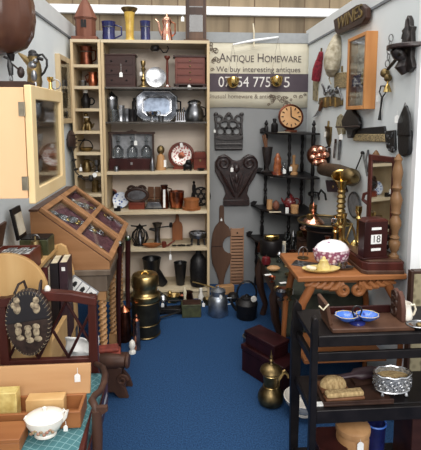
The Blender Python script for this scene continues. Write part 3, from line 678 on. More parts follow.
t = T_('mantel_clock', 'dark wooden framed clock case with grey glass on the bookcase', 'clock', 196, ZT)
obj('plinth', M().bx(24*s, 9*s, 3*s), clock_w, t, .002); obj('case', M().bx(20*s, 8*s, 40*s, (0, 0, 3*s)), clock_w, t, .003)
obj('glass_panel', M().box(-6.5*s, 6.5*s, -4.3*s, -4.1*s, 10*s, 34*s), mat('dusty glass', (96, 96, 96), .25, c2=(72, 70, 70), scale=6), t); obj('dark_band', M().box(-6.5*s, 6.5*s, -4.4*s, -4.3*s, 26*s, 33*s), brown_d, t)
for x in (-8, 8): obj('moulding', M().box((x-1)*s, (x+1)*s, -4.6*s, -4.0*s, 4*s, 42*s), brown_d, t, .001)
price_tag(t, -13*s, -4.4*s, 28*s, .03, .03)
# --- shelf A
t = T_('chest_of_drawers', 'very dark miniature chest of drawers with white tag', 'chest', 120.5, ZA, group='miniature chests')
obj('carcass', M().bx(31*s, 17*s, 30*s), chest_w, t, .003); obj('top_board', M().bx(33*s, 18*s, 1.5*s, (0, 0, 30*s)), chest_w, t, .001)
for z in (3, 12, 21):
    d = obj('drawer', M().box(-13*s, 13*s, -8.9*s, -8.4*s, z*s, (z+7.5)*s), chest_w, t, .001)
    for x in (-7, 7): obj('knob', M().ell((x*s, -9.2*s, (z+3.7)*s), (.9*s, .8*s, .9*s), 8, 5), ebony, d)
price_tag(t, 2*s, -9.6*s, 22*s, .06, .032)
STICK = [(5.5, 0), (5.5, 1.5), (2.4, 3), (1.5, 6), (2.8, 8), (1.4, 10), (1.3, 16), (2.6, 18), (1.3, 20), (2.4, 23), (2.4, 26), (1.4, 26)]
t = T_('candlestick', 'brass candlestick between the dark chest and the silver plate', 'candlestick', 143.5, ZA)
obj('stem', M().lathe(STICK, s, 16), brass, t); price_tag(t, -2*s, -2*s, 18*s, .02, .024)
t = T_('silver_plate', 'round silver plate leaning upright beside the brass candlestick', 'plate', 156, ZA)
obj('dish', M().t((0, 0, 10.2*s), rx=80).lathe([(.2, 0), (7, 0), (10, 1.6), (10, 2), (7, .8), (.1, .8)], s, 28), silver, t)
obj('stand', M().bx(8*s, 4*s, 1*s).tube([(-3*s, 0, 0), (-3*s, 2.5*s, 7*s)], .5*s, 6).tube([(3*s, 0, 0), (3*s, 2.5*s, 7*s)], .5*s, 6), ebony, t)
t = T_('wooden_candlestick', 'slim dark turned wooden candlestick beside the red chest', 'candlestick', 167.5, ZA)
obj('stem', M().lathe([(4, 0), (4, 1), (1.5, 3), (1, 8), (1.4, 18), (1, 27), (2.8, 29), (2.8, 31), (1, 31)], s, 14), chest_r, t); price_tag(t, 0, -3*s, 3.4*s, .003, .026)
t = T_('chest_of_drawers', 'red brown miniature chest of four drawers with bracket feet', 'chest', 190, ZA, group='miniature chests')
obj('carcass', M().bx(29*s, 16*s, 26*s, (0, 0, 3*s)), chest_r, t, .003); obj('top_board', M().bx(33*s, 18*s, 1.8*s, (0, 0, 29*s)), chest_w, t, .002); obj('base_board', M().bx(32*s, 17*s, 1.6*s, (0, 0, 2.2*s)), chest_w, t, .002)
for x in (-14, 12): obj('foot', M().box(x*s, (x+3)*s, -8*s, -5*s, 0, 2.4*s), chest_w, t)
for z, h in ((4.5, 6.6), (11.8, 5.6), (18, 5), (23.6, 4.2)):
    d = obj('drawer', M().box(-12.5*s, 12.5*s, -8.6*s, -7.9*s, z*s, (z+h)*s), chest_r, t, .0015)
    obj('knob', M().ell((0, -8.9*s, (z+h/2)*s), (1*s, .8*s, .8*s), 8, 5), brass_d, d)
price_tag(t, -1*s, -9.3*s, 3*s, .004, .032)
p = at(155, 45, 3.5)
t = thing('hanging_shelf_lamp', 'small grey lamp with curled flex under the bookcase top', 'lamp', (p.x, 3.5, 1.956))
obj('lamp_head', M().lathe([(4, -.9), (5, -4), (3, -6), (.1, -6.2)], s, 16), pewter, t)
obj('flex', M().tube([(4*s, 0, -2*s), (8*s, 0, -7*s), (11*s, 0, -7*s), (13*s, 0, -3*s), (12*s, .01, -.5*s)], .6*s, 6), iron, t)
# --- shelf B
t = T_('biscuit_barrel', 'tall silver lidded barrel at the end of the second shelf', 'barrel', 112, ZB, Y=3.55)
obj('body', M().lathe([(6, 0), (6.4, 1), (6.4, 22)], s, 20), pewter, t); obj('lid', M().lathe([(6.8, 22), (6.6, 24), (3, 27), (1, 29), (.2, 30)], s, 18), silver, t)
lathe1('glass_tumbler', 'clear glass tumbler before the silver barrel on the second shelf', 'tumbler', 114, ZB, [(3.2, 0), (4, 12), (3.6, 12), (2.8, 1), (.1, 1)], crystal, Y=3.45)
for px, h, mt, lb in ((121, 16, silver, 'silver goblet beside the black bottle on the second shelf'), (127, 13, pewter, 'short pewter beaker next to the silver goblet'), (132, 12, ebony, 'black beaker beside the octagonal silver tray')):
    lathe1('beaker', lb, 'beaker', px, ZB, [(3.2, 0), (3.4, 1), (2.6, 3), (3.4, h*.5), (3.8, h), (3.2, h), (2.4, h*.5), (.1, 4)], mt, Y=3.47, n=16, group='beakers on the second shelf')
lathe1('bottle', 'slim black bottle behind the beakers on the second shelf', 'bottle', 134.5, ZB, [(2.6, 0), (2.8, 12), (1.2, 16), (1.2, 22), (1.6, 23)], ebony, Y=3.58, n=14)
t = T_('serving_tray', 'large octagonal silver tray leaning upright on the second shelf', 'tray', 157, ZB, Y=3.60)
oc = [(-20, -9), (-13, -15), (13, -15), (20, -9), (20, 9), (13, 15), (-13, 15), (-20, 9)]
oi = [(u*.66, w_*.58) for u, w_ in oc]
T0 = dict(loc=(0, 0, 15.5*s), rx=-11)
m = M().t(**T0); n = 8
vs = [(u*s, 0, w_*s) for u, w_ in oc]+[(u*s*.97, -.012, w_*s*.97) for u, w_ in oc]+[(u*s, .004, w_*s) for u, w_ in oi]
dk = metal('dark tray silver', (120, 124, 132), (66, 68, 74), .25)
m.add(vs, [(i, (i+1) % 8, 8+(i+1) % 8, 8+i) for i in range(8)]+[(8+i, 8+(i+1) % 8, 16+(i+1) % 8, 16+i) for i in range(8)]+[tuple(range(16, 24)), tuple(range(7, -1, -1))]); obj('dish', m, dk, t)
obj('center_panel', M().t(**T0).prism([(u*.95*s, w_*.92*s) for u, w_ in oi], -.002, .003), metal('tray silver', (126, 138, 156), (88, 98, 114), .42), t, label='pale blue grey centre panel')
obj('rim', M().t(**T0).tube([(u*s, -.006, w_*s) for u, w_ in oc], 1.2*s, 8, True), silver, t)
obj('engraved_border', M().t(**T0).tube([(u*s*.72, -.005, w_*s*.66) for u, w_ in oc], .6*s, 6, True), silver, t)
for x in (-1, 1): obj('handle', M().t(**T0).tube([(20*s*x, -.01, -5*s), (24*s*x, -.014, -4*s), (24*s*x, -.014, 4*s), (20*s*x, -.01, 5*s)], 1*s, 6), ebony, t, label='dark side handle')
t = T_('cup', 'little silver sauce cup on foot before the octagonal tray', 'cup', 152, ZB, Y=3.45)
obj('bowl', M().lathe([(3, 0), (3, 1), (1, 2), (1, 4), (4.5, 6), (6, 10), (5.6, 10), (4, 7), (.1, 5)], s, 18, sy=.7), silver, t); obj('handle', M().ring((6*s, 0, 8*s), 2.2*s, .5*s), silver, t)
lathe1('cup', 'low black and silver cup to the right before the octagonal tray', 'cup', 161, ZB, [(2.4, 0), (2.6, 1), (3.2, 6), (2.8, 6), (.1, 2)], pewter, Y=3.45)
t = T_('toast_rack', 'silver ribbed toast rack between octagonal tray and kettle', 'toast rack', 180.5, ZB)
obj('base', M().bx(10*s, 6*s, 1*s), silver, t)
for i in range(5): obj('divider', M().tube([((-4+2*i)*s, -2.6*s, .8*s), ((-4+2*i)*s, -2.6*s, 9*s), ((-4+2*i)*s, 0, 12*s), ((-4+2*i)*s, 2.6*s, 9*s), ((-4+2*i)*s, 2.6*s, .8*s)], .55*s, 6), silver, t)
t = T_('spirit_kettle', 'squat pewter kettle with silver rim at the right of the second shelf', 'kettle', 194.5, ZB)
obj('body', M().lathe([(8, 0), (8.6, 1), (9.4, 5), (8.6, 11), (6.2, 15), (6, 17)], s, 22), pewter, t); obj('lid', M().lathe([(6.8, 17), (7, 18.5), (5.6, 20.5), (2, 21.5), (.2, 22)], s, 20), silver, t)
obj('spout', M().tube([(-8*s, 0, 6*s), (-10*s, 0, 10*s), (-10.5*s, 0, 14*s)], [1.6*s, 1.1*s, .8*s], 8), pewter, t); obj('handle', M().tube([(7*s, 0, 15*s), (11*s, 0, 13*s), (11*s, 0, 6*s), (8*s, 0, 4*s)], .8*s, 6), ebony, t)
# --- shelf C
t = T_('tantalus', 'dark wooden decanter stand holding three glass decanters', 'decanter stand', 132.5, ZC)
obj('base_box', M().bx(44*s, 15*s, 11*s, (0, 0, 1*s)), mahog_d, t, .003); obj('foot_rail', M().bx(46*s, 16*s, 1.4*s), brown_d, t, .002)
for x in (-21, 21): obj('upright', M().bx(1.8*s, 5*s, 25*s, (x*s, 0, 12*s)), brown_d, t, .001)
obj('top_bar', M().bx(46*s, 3.4*s, 2*s, (0, 0, 36*s)), brown_d, t, .001); obj('crest', M().prism([(-6, 38), (6, 38), (4, 39), (2, 39.3), (0, 40.4), (-2, 39.3), (-4, 39)], -.01, .01, k=s), brown_d, t)
obj('back_board', M().bx(40*s, .6*s, 24*s, (0, 6*s, 12*s)), skirt_g, t); price_tag(t, 4*s, -3.2*s, 36*s, .05, .03)
obj('lock', M().bx(2*s, .6*s, 2.4*s, (0, -7.8*s, 6*s)), steel, t)
for x, w_ in ((-14, 'first'), (0, 'middle'), (14, 'last')):
    q = put(132.5, SY, ZC+12*s); q.x += x*s
    t = thing('decanter', f'cut glass decanter standing {w_} from the left in the dark stand', 'decanter', q, group='decanters in the stand')
    obj('bottle', M().lathe([(5, 0), (5.4, 1), (5.4, 9), (3, 12), (1.6, 13), (1.6, 16), (2.6, 17)], s, 8), crystal, t); obj('stopper', M().lathe([(1.4, 17), (1.4, 18), (2.4, 20), (1.6, 22.5), (.2, 23)], s, 8), crystal, t)
lathe1('glass_pot', 'tiny glass pot on the shelf before the decanter stand', 'pot', 116.5, ZC, [(2.4, 0), (2.6, 4), (2, 5), (2.2, 5.6), (.1, 5.6)], pewter, Y=3.43)
lathe1('bottle', 'dark slim bottle standing right before the decanter stand', 'bottle', 152.5, ZC, [(2.4, 0), (2.6, 7), (1.2, 11), (1, 15), (1.4, 16), (.2, 17)], pewter, Y=3.44)
t = T_('figurine', 'small tan figure with round dark green head on the third shelf', 'figurine', 161, ZC)
obj('body', M().lathe([(5, 0), (5.2, 2), (4.4, 8), (3.6, 14), (1.4, 16)], s, 16), light_w, t); obj('head', M().ell((0, 0, 20*s), (3.8*s, 2.6*s, 4.6*s)), brass_d, t); obj('white_panel', M().box(3*s, 5.4*s, -4*s, -2*s, 3*s, 10*s), paper, t)
t = T_('plate', 'round red and white patterned plate in dark wooden ring', 'plate', 181.5, ZC, Y=3.56)
obj('ring', M().t((0, 0, 14*s), rx=82).lathe([(.2, -1.5), (11, -1.5), (13.4, 0), (13.4, 1.5), (11, 2), (10.4, .5), (.1, .5)], s, 30), chest_r, t)
obj('dish', M().t((0, -.004, 14*s), rx=82).lathe([(.2, .6), (10.4, 1), (9.5, 2), (4, 1), (.1, 1)], s, 28), plate_rw, t); obj('boss', M().t((0, -.01, 14*s), rx=82).lathe([(.2, .6), (3.4, .8), (3.2, 1.6), (.1, 2)], s, 18), copper_d, t, label='dark central boss')
obj('foot', M().prism([(-9, 0), (9, 0), (7, 3), (4, 2), (-4, 2), (-7, 3)], -.03, .02, k=s), chest_r, t)
price_tag(t, 0, -.02, 27*s, .0, .028)
t = T_('elephant_figure', 'small black carved figure before the red and white plate', 'figurine', 187.5, ZC, Y=3.44)
obj('body', M().ell((0, 0, 4.4*s), (4.4*s, 3*s, 3.6*s)).ell((1*s, -1*s, 8.5*s), (3*s, 2.6*s, 2.8*s)).tube([(-3*s, 0, 4*s), (-3*s, 0, 0)], 1.2*s, 8).tube([(3*s, 0, 4*s), (3*s, 0, 0)], 1.2*s, 8), ebony, t)
t = T_('tea_caddy', 'reddish brown wooden caddy at the right of the third shelf', 'caddy', 200, ZC)
obj('box_base', M().bx(13*s, 10*s, 11*s), chest_r, t, .002); obj('lid', M().prism([(-7, 11), (7, 11), (5, 18), (-5, 18)], -.042, .042, k=s), chest_r, t, .003); obj('lock', M().bx(1.6*s, .4*s, 2*s, (0, -5.2*s, 8.6*s)), brass_d, t)
lathe1('ashtray', 'low dark bowl before the wooden caddy on the third shelf', 'bowl', 201, ZC, [(2.4, 0), (4.4, 2.4), (4, 2.4), (.1, 1)], ebony, Y=3.43)
# --- shelf D
t = T_('plate', 'blue and white plate standing beside the carved oval mirror', 'plate', 121, ZD, Y=3.56)
obj('dish', M().t((0, 0, 8.4*s), rx=78).lathe([(.2, 0), (4, 0), (8, 1.4), (8, 1.8), (4, .7), (.1, .6)], s, 26), plate_bw, t); obj('stand', M().bx(6*s, 4*s, 1*s).bx(1*s, 1*s, 9*s, (0, 3*s, 0)), ebony, t)
t = T_('pen_stand', 'small black stand with white card before the blue plate', 'stand', 117.5, ZD, Y=3.44)
obj('base', M().bx(6*s, 4*s, 5*s), ebony, t, .002); obj('card', M().box(-3*s, -.3*s, -2.2*s, -1.9*s, 3.6*s, 9*s), paper, t)
p = at(113.5, 192.5, 3.69)
t = thing('hanging_medallion', 'tiny round dark frame hung inside the fourth shelf', 'medallion', (p.x, 3.688, p.z))
obj('ring', M().t((0, 0, 0), rx=90).lathe([(.2, 0), (3.6, 0), (3.8, 1.2), (2.6, 1.4), (2.4, .8), (.1, .8)], s, 18), copper_d, t); obj('picture', M().t((0, -.007, 0), rx=90).lathe([(.1, 0), (2.2, 0), (.1, .3)], s, 14), ebony, t)
t = T_('oval_mirror', 'oval silvered mirror in a carved dark frame with bow crest', 'mirror', 137, ZD)
obj('plinth', M().bx(16*s, 9*s, 7*s), chest_r, t, .004)
obj('frame', M().tube([(10.6*s*math.cos(2*PI*i/28), 0, (14*s+6.4*s*math.sin(2*PI*i/28))) for i in range(28)], 1.7*s, 8, True).tube(arc(-5*s, 19*s, 4*s, 20, 170, 8), 1.4*s, 6).tube(arc(5*s, 19*s, 4*s, 10, 160, 8), 1.4*s, 6).ell((0, 0, 21.4*s), (2*s, 1.4*s, 1.6*s)), brown_d, t)
obj('glass', M().t((0, 0, 14*s), rx=90).lathe([(.2, -.4), (9.6, -.4), (9.6, .4), (.1, .4)], s, 28, sy=.6), pewter, t)
t = T_('letter_rack', 'grey wedge shaped letter rack beside the oval mirror', 'rack', 154, ZD)
obj('body', M().prism([(-9, 0), (9, 0), (6, 7), (-6, 7)], -.03, .03, k=s), pewter, t, .003); obj('ledge', M().bx(19*s, 8*s, 1.2*s), iron, t)
for px, lb in ((151, 'tiny carved wooden chair behind the grey rack, nearest the mirror'), (158, 'tiny carved wooden chair behind the grey rack, nearest the copper jug')):
    t = T_('toy_chair', lb, 'toy chair', px, ZD, Y=3.62, group='toy chairs')
    obj('seat', M().bx(6*s, 6*s, 1*s, (0, 0, 8*s)), brown, t); obj('backrest', M().box(-3*s, 3*s, 2*s, 3*s, 9*s, 20*s), brown, t)
    for x in (-2.4, 2.4):
        for y in (-2.4, 2.4): obj('leg', M().bx(.9*s, .9*s, 8*s, (x*s, y*s, 0)), brown, t)
t = T_('copper_jug', 'tall slim copper jug with white stripe on the fourth shelf', 'jug', 164.5, ZD)
obj('body', M().lathe([(4, 0), (4.4, 1), (4, 14), (3, 20), (3.8, 24)], s, 16), copper_d, t); obj('stripe', M().t((0, -.031, 0)).box(-1.1*s, 1.1*s, -.004, .003, 1.5*s, 20*s), paper, t, label='pale stripe')
obj('handle', M().tube([(3*s, 0, 21*s), (7*s, 0, 20*s), (7*s, 0, 10*s), (4*s, 0, 7*s)], .7*s, 6), copper_d, t)
t = T_('copper_pot', 'rounded copper pot on the fourth shelf beside the slim copper jug', 'pot', 176.5, ZD)
obj('body', M().lathe([(5.6, 0), (6, 1), (7.6, 10), (7.8, 16), (8.4, 17.5), (7.4, 17.5), (7, 10), (.1, 3)], s, 22), copper, t); obj('foot', M().lathe([(6.6, 0), (6.6, 1.2), (5.4, 1.6)], s, 22), brass_d, t)
t = T_('round_box', 'flat round tan wooden lidded box beside the copper pot', 'box', 191.5, ZD, Y=3.47)
obj('base', M().lathe([(9.4, 0), (9.6, 2.4), (7.4, 2.6)], s, 24), oak_z, t); obj('tub', M().lathe([(7.4, 2.6), (7.4, 9)], s, 24), oak_z, t); obj('lid', M().lathe([(7.9, 9), (7.9, 11), (5, 11.8), (.2, 12)], s, 24), oak_z, t)
t = T_('trivet', 'pierced iron rosette trivet leaning behind the round tan box', 'trivet', 201, ZD, Y=3.6)
m = M()
for i in range(7):
    a_ = 2*PI*i/6; c = (0, 0) if i == 6 else (6*s*math.cos(a_), 6*s*math.sin(a_))
    m.ring((c[0], 0, 10*s+c[1]), 2.6*s, .7*s)
obj('rosette', m.ring((0, 0, 10*s), 9.4*s, .9*s), iron, t)
lathe1('figurine', 'slim black figurine standing behind the round tan box', 'figurine', 194, ZD, [(2.4, 0), (2, 4), (1.2, 12), (2, 18), (1.8, 22), (.8, 23), (1.5, 25), (.2, 26.5)], ebony, Y=3.58, n=12)
# --- shelf E
t = T_('wire_lantern', 'black wire cage lantern with side arms on the fifth shelf', 'lantern', 140, ZE)
m = M()
for i in range(6):
    a_ = PI*i/6
    m.tube([(math.cos(a_)*r*s, math.sin(a_)*r*s, z*s) for r, z in ((5, 1), (8.5, 7), (7, 13), (3, 17), (0, 18), (-3, 17), (-7, 13), (-8.5, 7), (-5, 1))], .55*s, 5)
obj('cage', m, iron, t); obj('base', M().lathe([(7, 0), (7, 1), (5, 1.6)], s, 18), iron, t); obj('cap', M().lathe([(2, 17), (3.6, 18), (3.6, 19), (1.2, 20.5), (.2, 22)], s, 14), iron, t)
obj('burner', M().lathe([(4, 1.6), (4, 6), (2, 9), (2, 14), (.2, 15)], s, 14), pewter, t); obj('arm', M().tube([(-9*s, 0, 20*s), (0, 0, 19*s), (7*s, 0, 20*s)], .8*s, 6), iron, t)
t = T_('dish', 'shallow leaf shaped wooden dish at the front of the fifth shelf', 'dish', 152, ZE, Y=3.44)
obj('bowl', M().lathe([(4, 0), (9, 2.4), (9.6, 3.4), (8.6, 3), (.1, 1.4)], s, 22, sy=.55), oak_z, t)
t = T_('coffee_mill', 'grey iron mincer with crank arm and black knob on the fifth shelf', 'mincer', 157.5, ZE, Y=3.56)
obj('stem', M().lathe([(3.6, 0), (3, 3), (2.6, 12), (3.4, 16)], s, 12), pewter, t); obj('hopper', M().lathe([(2, 15), (5.5, 21), (5, 21), (.1, 16)], s, 14), pewter, t)
obj('crank', M().tube([(0, -.02, 17*s), (12*s, -.02, 18*s), (14*s, -.02, 18*s)], .7*s, 6), iron, t); obj('knob', M().lathe([(1.6, 17), (1.8, 20), (1.2, 22)], s, 10, (14*s, -.02)), ebony, t); obj('spout', M().tube([(0, 0, 13*s), (-7*s, 0, 15*s), (-8*s, 0, 14*s)], [2*s, 1.5*s, 1.2*s], 8), iron, t)
t = T_('pipe', 'curved brown tobacco pipe lying before the cutting board', 'pipe', 168, ZE, Y=3.43)
obj('bowl', M().lathe([(1.8, 0), (2.6, 3), (2.2, 6), (1.4, 6), (.1, 3)], s, 12, (-4*s, 0)), chest_r, t); obj('pipe_stem', M().tube([(-4*s, 0, 1.4*s), (0, 0, 2*s), (4*s, 0, 5*s), (7*s, 0, 7*s)], [1.3*s, 1.1*s, .9*s, .7*s], 8), chest_r, t)
t = T_('cutting_board', 'tan bottle shaped cutting board leaning at the back of the fifth shelf', 'cutting board', 177.5, ZE, Y=3.64)
cb = [(-5.4, 0), (5.4, 0), (5.6, 14), (4.6, 18), (2.2, 20), (1.6, 26), (1, 28), (-1, 28), (-1.6, 26), (-2.2, 20), (-4.6, 18), (-5.6, 14)]
obj('board', M().t(rx=-6).prism(cb, -.008, .008, k=s), oak_z, t, .003); obj('cord_loop', M().t(rx=-6).ring((0, 0, 29*s), 1.4*s, .4*s), iron, t)
for px, lb in ((177, 'black spectacles nearest the pipe on the fifth shelf'), (186, 'black spectacles nearest the round trivet on the fifth shelf')):
    t = T_('spectacles', lb, 'spectacles', px, ZE, Y=3.43, group='spectacles'); ir = iron
    obj('rim', M().t((0, 0, 1.8*s), rx=60).ring((-2.4*s, 0, 0), 1.9*s, .5*s).ring((2.4*s, 0, 0), 1.9*s, .5*s), ir, t); obj('temple_arm', M().tube([(4*s, 0, 1.4*s), (5*s, 8*s, .7*s)], .4*s, 5).tube([(-4*s, 0, 1.4*s), (-5*s, 8*s, .7*s)], .4*s, 5), ir, t)
p = put(170.3, 3.394, ZE)
t = thing('hanging_price_label', 'white price label dangling below the front of the fifth shelf', 'label', (p.x, 3.394, ZE-.002))
obj('string', M().tube([(0, .01, .004), (0, 0, .004), (0, -.003, -.04)], .0012, 4), paper, t); obj('card', M().prism([(-.009, -.085), (.009, -.085), (.009, -.05), (0, -.038), (-.009, -.05)], -.004, -.002), paper, t)
t = T_('footed_trivet', 'round grey pierced stand on little legs on the fifth shelf', 'trivet', 198, ZE)
obj('top_ring', M().ring((0, 0, 11*s), 8.6*s, 1*s, 'Z').ring((0, 0, 11*s), 5*s, .7*s, 'Z').tube([(-9*s, 0, 11*s), (9*s, 0, 11*s)], .7*s, 6).tube([(0, -9*s, 11*s), (0, 9*s, 11*s)], .7*s, 6), pewter, t)
obj('skirt', M().lathe([(9, 7), (9.6, 10), (9, 12), (8.4, 12), (8.8, 10), (8.4, 7)], s, 24), pewter, t)
for a_ in (45, 135, 225, 315): obj('leg', M().tube([(8*s*math.cos(math.radians(a_)), 8*s*math.sin(math.radians(a_)), 9*s), (9.6*s*math.cos(math.radians(a_)), 9.6*s*math.sin(math.radians(a_)), 0)], .9*s, 6), iron, t)
# --- narrow bookcase
def N_(name, label, cat, px, i, Y=3.50): return thing(name, label, cat, put(px, Y, NZ[i]))
t = N_('tankard', 'dark copper tankard in the topmost cell of the narrow bookcase', 'tankard', 86.5, 0)
obj('body', M().lathe([(6.2, 0), (6.4, 1), (5.4, 10), (6, 17), (6.4, 18), (5.4, 18), (4.6, 8), (.1, 3)], s, 18), copper_d, t); obj('handle', M().tube([(5*s, 0, 15*s), (9*s, 0, 14*s), (9*s, 0, 6*s), (6*s, 0, 4*s)], .9*s, 6), copper_d, t); obj('band', M().ring((0, 0, 13*s), 5.8*s, .6*s, 'Z'), pewter, t)
t = N_('jug', 'small brass jug in the second cell of the narrow bookcase', 'jug', 93, 1)
obj('body', M().lathe([(3.6, 0), (4, 1), (5, 6), (3.6, 11), (4.4, 14), (3.6, 14), (.1, 6)], s, 16), copper, t); obj('handle', M().tube([(-4*s, 0, 12*s), (-7*s, 0, 10*s), (-5*s, 0, 4*s)], .7*s, 6), copper_d, t)
t = N_('cup', 'tiny dark cup beside the small brass jug', 'cup', 83, 1); obj('bowl', M().lathe([(2, 0), (3.4, 2), (3.6, 6), (3, 6), (.1, 2)], s, 14), pewter, t); obj('saucer', M().lathe([(3, 0), (4.4, .8), (.1, .5)], s, 16), pewter, t)
t = N_('bottle', 'black handled bottle with white top in the third cell of the narrow bookcase', 'bottle', 86, 2)
obj('body', M().lathe([(3, 0), (4.4, 3), (4.6, 9), (2.4, 13), (2, 15)], s, 16), ebony, t); obj('cap', M().lathe([(2.2, 15), (2.4, 19), (.2, 20)], s, 12), paper, t, label='white cap'); obj('handle', M().ring((5*s, 0, 7*s), 3.2*s, .7*s), ebony, t)
t = N_('animal_figure', 'seated dull brass animal figure in the fourth cell of the narrow bookcase', 'figurine', 88, 3)
obj('body', M().ell((0, 0, 5*s), (4.6*s, 4*s, 5*s)).ell((-.6*s, -1*s, 11*s), (3*s, 3*s, 3.8*s)).ell((-1*s, -2*s, 15*s), (2.2*s, 2.4*s, 2.2*s)).tube([(-3*s, -3*s, 6*s), (-4*s, -4*s, 0)], 1.2*s, 8).tube([(2*s, -3*s, 6*s), (2.6*s, -4*s, 0)], 1.2*s, 8).tube([(4*s, 1*s, 3*s), (6*s, 0, 7*s)], .8*s, 6), brass_d, t); obj('collar', M().ring((-.8*s, -1.4*s, 13*s), 2.3*s, .6*s, 'Z'), paper, t, label='pale collar')
t = N_('wire_basket', 'small wire handled basket in the fifth cell of the narrow bookcase', 'basket', 86.5, 4)
obj('tray', M().lathe([(4, 0), (6.4, 2.4), (6.6, 4), (6.2, 4), (.1, 1)], s, 18), brass_d, t); obj('handle', M().tube(arc(0, 3.6*s, 6.2*s, 0, 180, 12, sz=1.2), .5*s, 6), iron, t)
t = N_('jug', 'squat brass jug in the sixth cell of the narrow bookcase', 'jug', 87, 5)
obj('body', M().lathe([(3.6, 0), (4.6, 3), (3.4, 8), (2.6, 10), (3.4, 12), (.1, 11)], s, 16), brass_d, t); obj('handle', M().ring((4*s, 0, 7*s), 3*s, .6*s), brass_d, t)
t = N_('goblet', 'small pewter goblet beside the squat brass jug', 'goblet', 97, 5)
obj('bowl', M().lathe([(2.8, 0), (2.6, 1), (.8, 2), (.8, 5), (2.8, 7), (3.2, 12), (2.8, 12), (.1, 7)], s, 14), pewter, t)
t = N_('tankard', 'small brass tankard in the seventh cell of the narrow bookcase', 'tankard', 95.5, 6)
obj('body', M().lathe([(3.4, 0), (3.6, 1), (3.2, 9), (3.6, 11.5), (3, 11.5), (.1, 2)], s, 16), brass_d, t); obj('handle', M().ring((3.6*s, 0, 6*s), 2.4*s, .5*s), brass_d, t)
p = put(94.5, 3.392, NZ[5])
t = thing('hanging_round_label', 'round white label on the shelf front of the narrow bookcase', 'label', (p.x, 3.3995, NZ[5]-.012)); obj('disc', M().t(rx=90).lathe([(.1, 0), (2.3, 0), (2.3, .4), (.1, .4)], s, 16), paper, t)
# --- left wall between cabinet and bookcase
c = wallL(68, 141, .03)
t = thing('hanging_carved_mask', 'dark carved oval plaque hanging on the left wall below the glazed case', 'plaque', (LW, c.y, c.z))
mask_w = wood('dark mask wood', (74, 54, 48), (44, 32, 30), .5)
obj('carving', M().ell((.022, 0, 0), (.030, .10, .080)), mask_w, t)
for z in (-.045, -.015, .015, .045): obj('ridge', M().tube([(.026, -.08, z), (.052, -.02, z), (.048, .04, z), (.026, .08, z)], .006, 6), mask_w, t)
obj('hook', M().tube([(.04, .06, 0), (.085, .08, 0), (.10, .09, .012)], .005, 6), iron, t)
t = thing('hanging_iron_sconce', 'black iron leafy candle branch hanging on the left wall over the sloping cases', 'candle branch', (LW, 3.33, 1.06))
m = M().tube([(0, 0, .2), (.03, 0, .16), (.045, 0, .08), (.06, 0, -.04), (.11, 0, -.09), (.17, -.02, -.09)], .005, 6)
for z, x in ((.14, .035), (.05, .05), (-.02, .06), (-.07, .09)):
    for d_ in (-1, 1): m.ell((x, d_*.022, z), (.014, .026, .008), 8, 5)
obj('branch', m, iron, t); obj('candle_cup', M().lathe([(.004, -.11), (.022, -.09), (.022, -.085), (.014, -.06), (.012, -.06)], 1, 14, (.17, -.02)), iron, t); price_tag(t, .1, -.02, .02, .02, .024)
# ---------------------------------------------------------------- carved pieces on the back wall
def panel(name, label, cat, px, py, Y=BW):
    p = at(px, py, Y); return thing(name, label, cat, (p.x, BW, p.z))
s = S(3.7)
t = panel('hanging_carving', 'black pierced carved panel hung highest on the grey back wall', 'carving', 228.5, 150)
obj('lower_board', M().prism([(-14, 0), (14, 0), (14.5, 13), (-14.5, 13)], -.022, 0, k=s), carved, t, .003)
obj('ledge', M().prism([(-14.5, 12), (-10, 10.5), (0, 10), (10, 10.5), (14.5, 12), (14, 15), (-14, 15)], -.034, 0, k=s), carved, t, .003)
m = M()
for x in (-13.2, 13.2): m.tube([(x*s, -.01, 14*s), (x*s*.97, -.01, 26*s), (x*s, -.01, 35*s)], 1.3*s, 6)
for x in (-8, 0, 8): m.ring((x*s, -.01, 19*s), 4*s, 1.15*s, k=6)
for x in (-4.6, 4.6): m.ring((x*s, -.01, 26*s), 4.4*s, 1.15*s, k=6)
for x in (-10, 10): m.ring((x*s, -.01, 31*s), 3.6*s, 1.2*s, k=6)
m.ring((0, -.01, 32.4*s), 3.2*s, 1.3*s, k=6).ell((0, -.01, 36*s), (2.6*s, 1.4*s, 2.2*s)).ell((-13*s, -.01, 36*s), (2.4*s, 1.4*s, 2*s)).ell((13*s, -.01, 36*s), (2.4*s, 1.4*s, 2*s))
m.tube([(-13*s, -.01, 28*s), (0, -.01, 29.6*s), (13*s, -.01, 28*s)], 1*s, 6)
obj('tracery', m, carved, t)
obj('beading', M().tube([(-13*s, -.026, 6*s), (13*s, -.026, 6*s)], 1*s, 6).tube([(-13*s, -.026, 1.6*s), (13*s, -.026, 1.6*s)], .8*s, 6), carved, t)
price_tag(t, -14.5*s, -.03, 22*s, .01, .02)
t = panel('hanging_carving', 'large dark shield shaped carved board with twin scroll lobes on the back wall', 'carving', 236, 205)
R_ = [(0, 0), (13, 0), (13.5, 7), (11, 12), (13, 20), (18, 28), (22, 36), (22, 45), (18, 51), (12, 53), (7, 50), (4, 47), (0, 46)]
ol = R_+[(-u, w_) for u, w_ in reversed(R_[1:-1])]
obj('board', M().prism(ol, -.024, 0, k=s), carved_r, t, .004)
